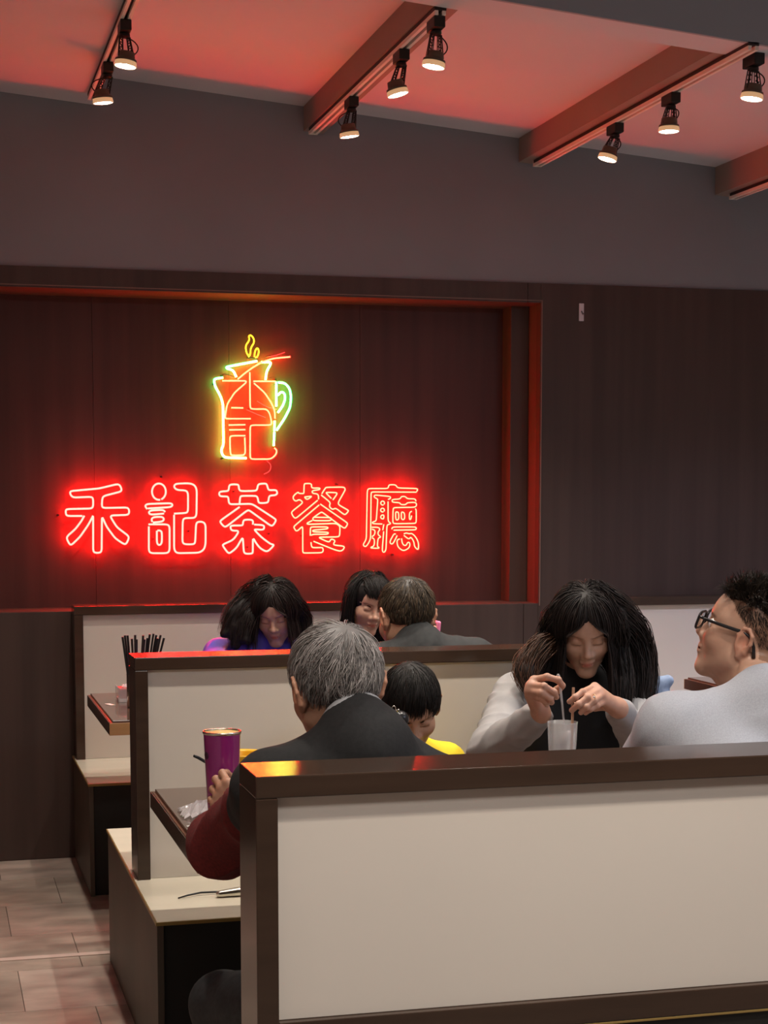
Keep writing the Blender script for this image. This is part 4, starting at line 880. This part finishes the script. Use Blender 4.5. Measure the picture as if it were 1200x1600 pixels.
# --- man behind the middle partition, back to the camera
J = dict(pelvis=(1.50,5.135,.57), neck=(1.492,5.170,1.062), shL=(1.312,5.19,.995), shR=(1.672,5.165,1.020), elL=(1.26,5.46,.85), elR=(1.74,5.46,.85), wrL=(1.40,5.74,.86), wrR=(1.62,5.74,.86), knL=(1.40,5.58,.5), knR=(1.6,5.58,.5), anL=(1.40,5.6,.07), anR=(1.6,5.6,.07))
def hair_b(M, c, s):
    out = [scalp(M, c, s, CUT, .007, seed=8)]
    out.append(strands(2200, M, c, s, 41, hairline, crown_flow(M, (.0,-.05,.115), .7, 1., .2), lambda u, g: np.interp(u[:,2], [-.7,0,1], [.025,.035,.05])*g.uniform(.7, 1.2, len(u)), lift=(.001,.010), hug=.03, wid=.0014, seg=6, cols=((.35,.32,.3), (1.9,1.6,1.2)), jit=.25, clump=12))
    return out
ha = [auto_hand((1.40,5.75,.862), (.4,.9,-.2), (.1,.1,-1), (1,.2,0), (15,25,20), arm=(1.37,5.68,.865)), auto_hand((1.62,5.75,.862), (-.4,.9,-.2), (0,.1,-1), (-1,.2,0), (15,25,20), arm=(1.65,5.68,.865))]
bm_, M, hc, sc = build_person(dict(label='person with short brown-grey hair and charcoal jacket, back turned, behind the middle partition', J=J, skin=M_skin,
    head=dict(c=(1.468,5.255,1.158), yaw=101, pitch=-14, roll=0, s=1.03), hands=ha, top=dict(m=M_char, name='jacket', g=.014, r=(.070,.060,.046), amp=.007, f=34, seed=14, extra=(((1.492,5.165,1.05), (1.485,5.185,1.092), .078, .062, .02),)), hair=hair_b, hairm=M_hsalt))

# --- woman with a fringe looking down at her phone
wl = np.array((1.815,6.12,.955))
J = dict(pelvis=(1.69,6.86,.57), neck=(1.690,6.715,.995), shL=(1.872,6.73,.918), shR=(1.535,6.76,.918), elL=(1.93,6.45,.83), elR=(1.50,6.50,.85), wrL=tuple(wl+(.02,.06,-.03)), wrR=(1.62,6.26,.87), knL=(1.80,6.42,.5), knR=(1.6,6.42,.5), anL=(1.8,6.44,.07), anR=(1.6,6.44,.07))
def hair_f(M, c, s):
    cut = [((0,.115,-.062), (.056,.062,.082)), ((0,.06,-.17), (.075,.10,.08))]
    out = [scalp(M, c, s, cut, .013, extra=(((0,-.025,-.04), (.085,.082,.11)),), seed=9)]
    A = lambda q: np.asarray(c)+M@(np.array(q)*s)
    out += tress(M, c, s, [([A((x*.03,-.01,.118)), A((x*.085,.01,.05)), A((x*.086,.02,-.03)), A((x*.080,.025,-.11)), A((x*.068,.03,-.18))], [.02,.024,.026,.026,.016]) for x in (-1, 1)], 3, 600)
    out.append(strands(900, M, c, s, 51, lambda u: (u[:,1] > .25) & (u[:,2] > .42) & (np.abs(u[:,0]) < .62), lambda p, u, s_: np.array((0,.9,.35))*(1-s_)+down(M)*(.2+1.5*s_), lambda u, g: np.interp(u[:,2], [.4,1], [.05,.115])*g.uniform(.9, 1.05, len(u)), ell=((0,-.012,.036), (.086,.106,.098)), lift=(.001,.008), hug=.05, wid=.0015, seg=10, cols=((.6,.6,.6), (1.6,1.4,1.3)), jit=.06, clump=10))
    out.append(strands(1500, M, c, s, 53, lambda u: (u[:,2] > -.2) & (u[:,1] < .35), long_flow(M, .08), lambda u, g: .25*g.uniform(.8, 1.05, len(u)), ell=((0,-.014,.034), (.088,.104,.099)), lift=(.002,.012), hug=.02, hugz=.04, wid=.0016, seg=12, cols=((.6,.6,.6), (1.5,1.3,1.2)), jit=.08, clump=16))
    return out
ha = [auto_hand(wl, (-.1,-.25,1), (-.7,-.6,0), (-.3,-.7,.5), (25,40,35), s=.93, arm=tuple(wl+(.03,.08,-.04))), auto_hand((1.62,6.26,.862), (.4,-.9,-.15), (0,-.1,-1), (1,0,0), (15,25,20), s=.93, arm=(1.60,6.33,.862))]
wf, M, hc, sc = build_person(dict(label='person with dark bob and straight fringe in black, looking down, face to the camera', J=J, skin=M_skin2,
    head=dict(c=(1.684,6.60,1.118), yaw=276, pitch=-14, roll=-6, s=.97, sex='f'), hands=ha, top=dict(m=M_blackt, name='sweater', g=.004, r=(.056,.048,.038), seed=15), hair=hair_f, hairm=M_hblack))
# --- woman in the violet jacket
J = dict(pelvis=(1.27,6.87,.57), neck=(1.285,6.705,.985), shL=(1.405,6.72,.905), shR=(1.105,6.70,.915), elL=(1.42,6.50,.85), elR=(1.045,6.50,.86), wrL=(1.34,6.28,.86), wrR=(1.16,6.26,.86), knL=(1.36,6.42,.5), knR=(1.18,6.42,.5), anL=(1.36,6.44,.07), anR=(1.18,6.44,.07))
def hair_v(M, c, s):
    out = [scalp(M, c, s, CUTF, .014, extra=(((0,-.03,-.03), (.086,.083,.11)),), seed=10)]
    A = lambda q: np.asarray(c)+M@(np.array(q)*s)
    out += tress(M, c, s, [([A((.02,-.03,.122)), A((.075,-.02,.085)), Pt(388,935,6.64), Pt(366,958,6.62), Pt(350,990,6.60)], [.03,.045,.046,.042,.026]), ([A((.05,-.02,.115)), A((.082,-.01,.06)), Pt(382,952,6.61), Pt(372,980,6.60), Pt(368,1008,6.59)], [.03,.04,.042,.038,.03]), ([A((.06,.0,.10)), A((.088,.01,.02)), Pt(392,968,6.58), Pt(385,1000,6.56)], [.02,.034,.036,.03]), ([A((-.03,.0,.115)), A((-.085,.0,.04)), Pt(474,965,6.62), Pt(480,1000,6.6)], [.02,.03,.034,.025])], 5, 600, cols=((.6,.5,.5), (2.0,1.6,1.5)))
    out.append(strands(1900, M, c, s, 61, lambda u: (u[:,2] > np.interp(u[:,1], [-1,.1,.5,1], [-.4,-.1,.3,.62])), long_flow(M, .22), lambda u, g: .25*g.uniform(.8, 1.08, len(u)), ell=((0,-.014,.034), (.089,.104,.100)), lift=(.002,.022), hug=.03, hugz=.04, wid=.0018, seg=12, cols=((.6,.5,.5), (2.2,1.7,1.6)), jit=.10, clump=14, part=.058))
    return out
ha = [auto_hand((1.34,6.28,.862), (-.4,-.9,-.15), (0,-.1,-1), (-1,0,0), (15,25,20), s=.93, arm=(1.36,6.35,.862)), auto_hand((1.16,6.26,.862), (.4,-.9,-.15), (0,-.1,-1), (1,0,0), (15,25,20), s=.93, arm=(1.14,6.33,.862))]
wv, M, hc, sc = build_person(dict(label='person in a violet jacket with long dark hair at the back table', J=J, skin=M_skin2,
    head=dict(c=(1.308,6.60,1.090), yaw=252, pitch=-22, roll=4, s=.98, sex='f'), hands=ha, top=dict(m=M_violet, name='jacket', g=.012, r=(.064,.056,.044), amp=.008, f=40, seed=16), hair=hair_v, hairm=M_hbrown))
# ------------------------------------------------------------------ things on the tables and benches
def lathe_obj(name, prof, c, m, parent, seg=32, axis=None): 
    V, F = lathe_mesh(prof, c, seg, axis); return mesh_obj(name, V, F, m, parent, smooth=True)
# purple tumbler
c = (.634, 3.835, TZ+.0004)
tb = thing('tumbler', 'tall purple enamel tumbler with a steel rim and milk tea, held on the table', 'cup', c)
lathe_obj('body', [(0,0), (.031,0), (.033,.004), (.0425,.224), (.0432,.2275), (.0412,.2275), (.0405,.222), (.032,.03), (0,.03)], c, M_purple, tb, 40)
lathe_obj('rim', [(.0418,.2265), (.0440,.2265), (.0448,.2295), (.0440,.2325), (.0412,.2325), (.0404,.2290), (.0418,.2265)], c, M_metal, tb, 40)
lathe_obj('drink', [(0,.2280), (.0402,.2280), (.0403,.2292), (0,.2300)], c, M_tea, tb, 32)
V, F = lathe_mesh([(0,.0004), (.0085,.0004), (.009,0), (.009,-.001)], np.array(c)+np.array((-.0389,-.0125,.178)), 14, (-.95,-.3,-.04)); mesh_obj('emblem', V, F, M_dimage, tb)
# yellow bowl with a black spoon
c = (.735, 4.16, TZ+.0004)
yb = thing('bowl', 'yellow plastic bowl on the table, just behind the purple tumbler', 'bowl', c)
lathe_obj('bowl', [(0,0), (.035,0), (.04,.006), (.052,.07), (.060,.124), (.0635,.129), (.0605,.131), (.056,.124), (.049,.07), (.034,.010), (0,.008)], c, M_yellow, yb, 36)
sp = thing('spoon', 'black spoon resting in the yellow bowl, handle sticking out left of the tumbler', 'spoon', (.69, 4.14, TZ+.02))
V, F = tube_mesh([Pt(303,1181,4.12), Pt(310,1184,4.125), Pt(322,1191,4.13), Pt(340,1203,4.135), Pt(352,1216,4.14)], [.0035,.004,.004,.0045,.005], 8); mesh_obj('handle', V, F, M_blackpl, sp, smooth=True)
e = Pt(357,1224,4.145); f = Field(e-.05, e+.05, .003); f.ell(e, (.020,.028,.010), .004); f.ell(e+(0,0,.012), (.016,.024,.010), .003, True); V, F = f.mesh(); mesh_obj('spoon_bowl', V, F, M_blackpl, sp, smooth=True)
# crumpled clear wrappers and paper slips on the front table
def crumple(name, label, c, size, seed, m, cat, hgt=.03):
    n = 13; g = np.random.default_rng(seed); V = []; F = []
    for i in range(n):
        for j in range(n):
            x, y = (i/(n-1)-.5)*size[0], (j/(n-1)-.5)*size[1]; V.append([x, y, 0])
    V = np.array(V); W = np.zeros(len(V))
    for _ in range(9):
        k = g.normal(size=2)*70; W += np.abs(np.sin(V[:, 0]*k[0]+V[:, 1]*k[1]+g.uniform(0, 6)))*g.uniform(.3, 1)
    W = (W-W.min())/np.ptp(W); r_ = np.hypot(V[:,0]/size[0], V[:,1]/size[1]); V[:, 2] = W*hgt*(1.1-1.4*r_).clip(.12)+.0004
    V[:, :2] *= (1-.25*W)[:, None]; Vt = V+np.array((0,0,.0007)); N = n*n
    q = [(i*n+j, (i+1)*n+j, (i+1)*n+j+1, i*n+j+1) for i in range(n-1) for j in range(n-1)]
    F = [[a+N for a in f_] for f_ in q]+[list(f_)[::-1] for f_ in q]
    rim = [i for i in range(n)]+[i*n+n-1 for i in range(1, n)]+[(n-1)*n+j for j in range(n-2, -1, -1)]+[i*n for i in range(n-2, 0, -1)]
    for a, b in zip(rim, rim[1:]+rim[:1]): F.append([a, b, b+N, a+N])
    return tag(mesh_obj(name, np.concatenate([V, Vt])+np.array(c), F, m, None, c), label, cat)
M_wrap = mat('cellophane', (.80,.75,.75), .12, spec=.8, alpha=.38)
crumple('plastic_wrapper', 'crumpled clear plastic wrapper on the table beside the purple tumbler', (.625, 4.06, TZ), (.13,.16), 4, M_wrap, 'wrapper', .045)
crumple('plastic_wrapper', 'smaller crumpled plastic wrapper nearer the table end, left of the tumbler base', (.612, 3.935, TZ), (.05,.09), 8, M_wrap, 'wrapper', .03)
def slip(label, c, sx, sy, rz, m=M_paper):
    V, F = boxes([(-sx/2, sx/2, -sy/2, sy/2, .0002, .0014)], 0); a = R(rz); V = V@np.array(((math.cos(a), math.sin(a), 0), (-math.sin(a), math.cos(a), 0), (0,0,1)))
    return tag(mesh_obj('paper_slip', V+np.array(c), F, m, None, c), label, 'paper')
slip('small torn white paper slip near the left edge of the front table', (.576, 3.905, TZ), .030, .016, 12)
slip('white paper strip at the left edge of the far mahogany table', (.625, 6.30, TZ), .02, .05, 20)
# black strap with a metal buckle on the seat
st = thing('strap', 'thin black strap with a grey metal buckle lying on the cream bench seat', 'strap', (.75, 4.60, SZ))
pz = lambda x, y: (x, y, SZ+.0035)
V, F = tube_mesh([(.632,4.585,SZ+.003), (.66,4.60,SZ+.006), (.70,4.618,SZ+.007), (.74,4.62,SZ+.006), (.80,4.62,SZ+.004)], [.0022,.0028,.003,.003,.003], 8); mesh_obj('cord', V, F, M_blackpl, st, smooth=True)
f = Field((.70,4.52,SZ-.01), (.86,4.64,SZ+.05), .003); f.cap((.745,4.575,SZ+.010), (.80,4.58,SZ+.012), .010, .014, .004); V, F = f.mesh(); mesh_obj('buckle', V, F, M_metal, st, smooth=True)
# clear cup, spoon and straw of the woman
cc = np.array(Pt(879,1128,4.02)); cup_h = cc[2]-TZ; c = (cc[0], cc[1]+.0, TZ+.0004)
dc = thing('plastic_cup', 'tall clear plastic cup under the hands of the woman in grey sleeves', 'cup', c)
lathe_obj('cup_wall', [(0,0), (.028,0), (.029,.003), (.0385,cup_h-.002), (.0395,cup_h), (.0378,cup_h), (.0275,.005), (0,.004)], c, M_plasticclear, dc, 36)
lathe_obj('cold_drink', [(0,.006), (.0268,.006), (.0322,cup_h*.50), (0,cup_h*.50)], c, mat('milky_drink', (.42,.37,.33), .3, alpha=.45), dc, 28)
sp = thing('plastic_spoon', 'clear plastic stirring spoon pinched in the right hand above the cup', 'spoon', tuple(H(475,560,4.022)))
V, F = tube_mesh([H(418,110,4.024), H(428,120,4.023), H(440,200,4.022), H(455,330,4.020), H(466,450,4.020), H(478,520,4.020)], [.0038,.0042,.0034,.0028,.0026,.004], 8); mesh_obj('handle', V, F, M_plasticclear, sp, smooth=True)
e = np.array(H(490,560,4.02)); f = Field(e-.04, e+.04, .002); f.ell(e, (.010,.006,.017), .003, rot=np.array(Matrix.Rotation(R(25), 3, 'Y'))); V, F = f.mesh(); mesh_obj('spoon_bowl', V, F, M_paper, sp, smooth=True)
V, F = tube_mesh([H(535,203,4.024), H(532,300,4.022), H(527,470,4.020), H(521,655,4.018), H(517,760,4.016)], .0036, 10)
tag(mesh_obj('drinking_straw', V, F, M_straw, None, tuple(H(517,760,4.016))), 'brown paper straw held in the ringed left hand above the cup', 'straw')
# light denim bundle by the woman's left shoulder
e = np.array(Pt(1026,1088,4.56)); f = Field((e[0]-.14,e[1]-.12,.40), e+(.14,.12,.12), .006)
f.chain([e+(-.005,0,.030), e+(.01,0,-.02), e+(.012,.0,-.10), e+(.0,.0,-.30), e+(0,0,.52-e[2])], [.028,.036,.046,.055,.06], .03); f.cap(e+(-.03,-.02,.03), e+(.03,-.01,.045), .016, .018, .015)
V, F = f.mesh(); V[:,2] = np.maximum(V[:,2], SZ+.001); V = relax(V, F, 2); V = cloth(V, F, .005, 40, 21, False); V[:,2] = np.maximum(V[:,2], SZ+.001); tag(mesh_obj('denim_bundle', V, F, M_denim, None, (e[0], e[1], SZ)), 'folded light blue denim bundle beside the long-haired woman, behind the grey T-shirt', 'bag')
# studded black bag between the grey-haired man and the boy
e = np.array(Pt(614,1124,4.16))
bg = thing('handbag', 'small black bag with silver studs standing on the table before the boy', 'bag', (e[0], e[1], TZ))
f = Field((e[0]-.1, e[1]-.08, TZ-.02), (e[0]+.1, e[1]+.08, e[2]+.06), .004); f.cap((e[0]-.028,e[1],TZ+.040), (e[0]+.025,e[1],TZ+.040), .038, None, .03); f.cap((e[0]-.02,e[1],TZ+.14), (e[0]+.020,e[1],e[2]), .030, .022, .04); f.D = np.maximum(f.D, ((TZ+.001)-(f.lo[2]+f.h*np.arange(f.n[2])))[None, None, :].astype(np.float32))
V, F = f.mesh(); mesh_obj('bag_body', V, F, M_blackpl, bg, smooth=True)
for i, (u, v) in enumerate(((300,712),(325,690),(368,675),(395,668),(385,710),(355,705),(288,747),(312,735))):
    q = Pt(570+u/7.5, 1020+v/7.5, 4.13); V, F = lathe_mesh([(0,-.0032), (.0024,-.002), (.0032,0), (.0024,.002), (0,.0032)], q, 10); mesh_obj('stud', V, F, M_metal, bg, smooth=True)
for u, v in ((265,670), (340,655)):
    q = Pt(570+u/7.5, 1020+v/7.5, 4.14); V, F = tube_mesh([q+np.array((.005*math.cos(a), 0, .007*math.sin(a))) for a in np.linspace(0, 2*math.pi, 13)[:-1]], .0013, 6, closed=True); mesh_obj('loop', V, F, M_metal, bg, smooth=True)
# pink phone
q = np.array(Pt(681,982,6.08)); ph = thing('smartphone', 'smartphone in a pink case held up edge-on beyond the charcoal jacket shoulder', 'phone', (q[0], q[1], q[2]-.12))
f = Field(q-(.06,.09,.17), q+(.06,.09,.08), .0025); Mx = np.array(Matrix.Rotation(R(6), 3, 'Y'))
for s in (-1, 1): f.chain([q+Mx@np.array((0,s*.030,-.115)), q+Mx@np.array((0,s*.030,.022))], [.0085,.0085], .002)
for k in range(-3, 4): f.cap(q+Mx@np.array((0,k*.009,-.115)), q+Mx@np.array((0,k*.009,.022)), .0082, None, .002)
V, F = f.mesh(); mesh_obj('case', V, F, M_pink, ph, smooth=True)
V, F = boxes([(-.0095,-.0080,-.030,.030,-.112,.020)], .0004); mesh_obj('screen', V@Mx.T+q, F, mat('phone_glass', (.02,.02,.025), .08), ph)
# chopstick pot
c = (.722, 6.20, TZ+.0004); pot = thing('chopstick_pot', 'steel pot for chopsticks on the far mahogany table', 'pot', c)
lathe_obj('pot', [(0,0), (.044,0), (.046,.003), (.046,.118), (.0475,.121), (.044,.121), (.043,.006), (0,.005)], c, M_metal, pot, 32)
g = np.random.default_rng(3)
tips = [(345,222),(358,214),(372,214),(395,232),(412,212),(420,235),(455,214),(462,235),(478,228),(490,208),(510,205),(525,212),(533,230),(548,212),(566,228)]
for i, (u, v) in enumerate(tips):
    tp = np.array(Pt(90+u/3.403, 930+v/3.403, 6.20+(i % 3-1)*.022)); b = np.array(c)+np.array(((i-7)*.0042, (i % 3-1)*.011, .012))
    V, F = tube_mesh([b, b*.5+tp*.5, tp], [.0024,.0036,.0042], 6); tag(mesh_obj('chopstick', V, F, M_blackpl, None, tuple(b)), ('leftmost black chopstick in the steel pot on the far table' if i == 0 else 'rightmost black chopstick in the steel pot on the far table' if i == 14 else 'black chopstick in the steel pot on the far table, %s from the left' % ('', 'second', 'third', 'fourth', 'fifth', 'sixth', 'seventh', 'eighth', 'ninth', 'tenth', 'eleventh', 'twelfth', 'thirteenth', 'fourteenth')[i]), 'chopstick', 'chopsticks in the pot')
# clear card box with a red card
x0, y0 = .665, 6.36; cb = thing('card_box', 'small clear box with a red card on the far mahogany table', 'box', (x0+.06, y0+.05, TZ))
box('tray', (x0, x0+.12, y0, y0+.10, TZ+.0004, TZ+.012), M_paper, cb); box('card', (x0+.008, x0+.112, y0+.006, y0+.094, TZ+.0125, TZ+.046), M_redpl, cb)
box('clear_wall', (x0-.004, x0-.0005, y0-.004, y0+.104, TZ+.0004, TZ+.055), M_plasticclear, cb, bev=.0008); box('clear_wall', (x0, x0+.12, y0-.004, y0-.0005, TZ+.0004, TZ+.055), M_plasticclear, cb, bev=.0008); box('red_label', (x0+.002, x0+.118, y0+.0, y0+.1, TZ+.0465, TZ+.050), M_redpl, cb, bev=.001)
crumple('plastic_wrapper', 'clear plastic wrapper lying on top of the red card box', (x0+.06, y0+.05, TZ+.0505), (.10,.08), 15, M_wrap, 'wrapper', .03)
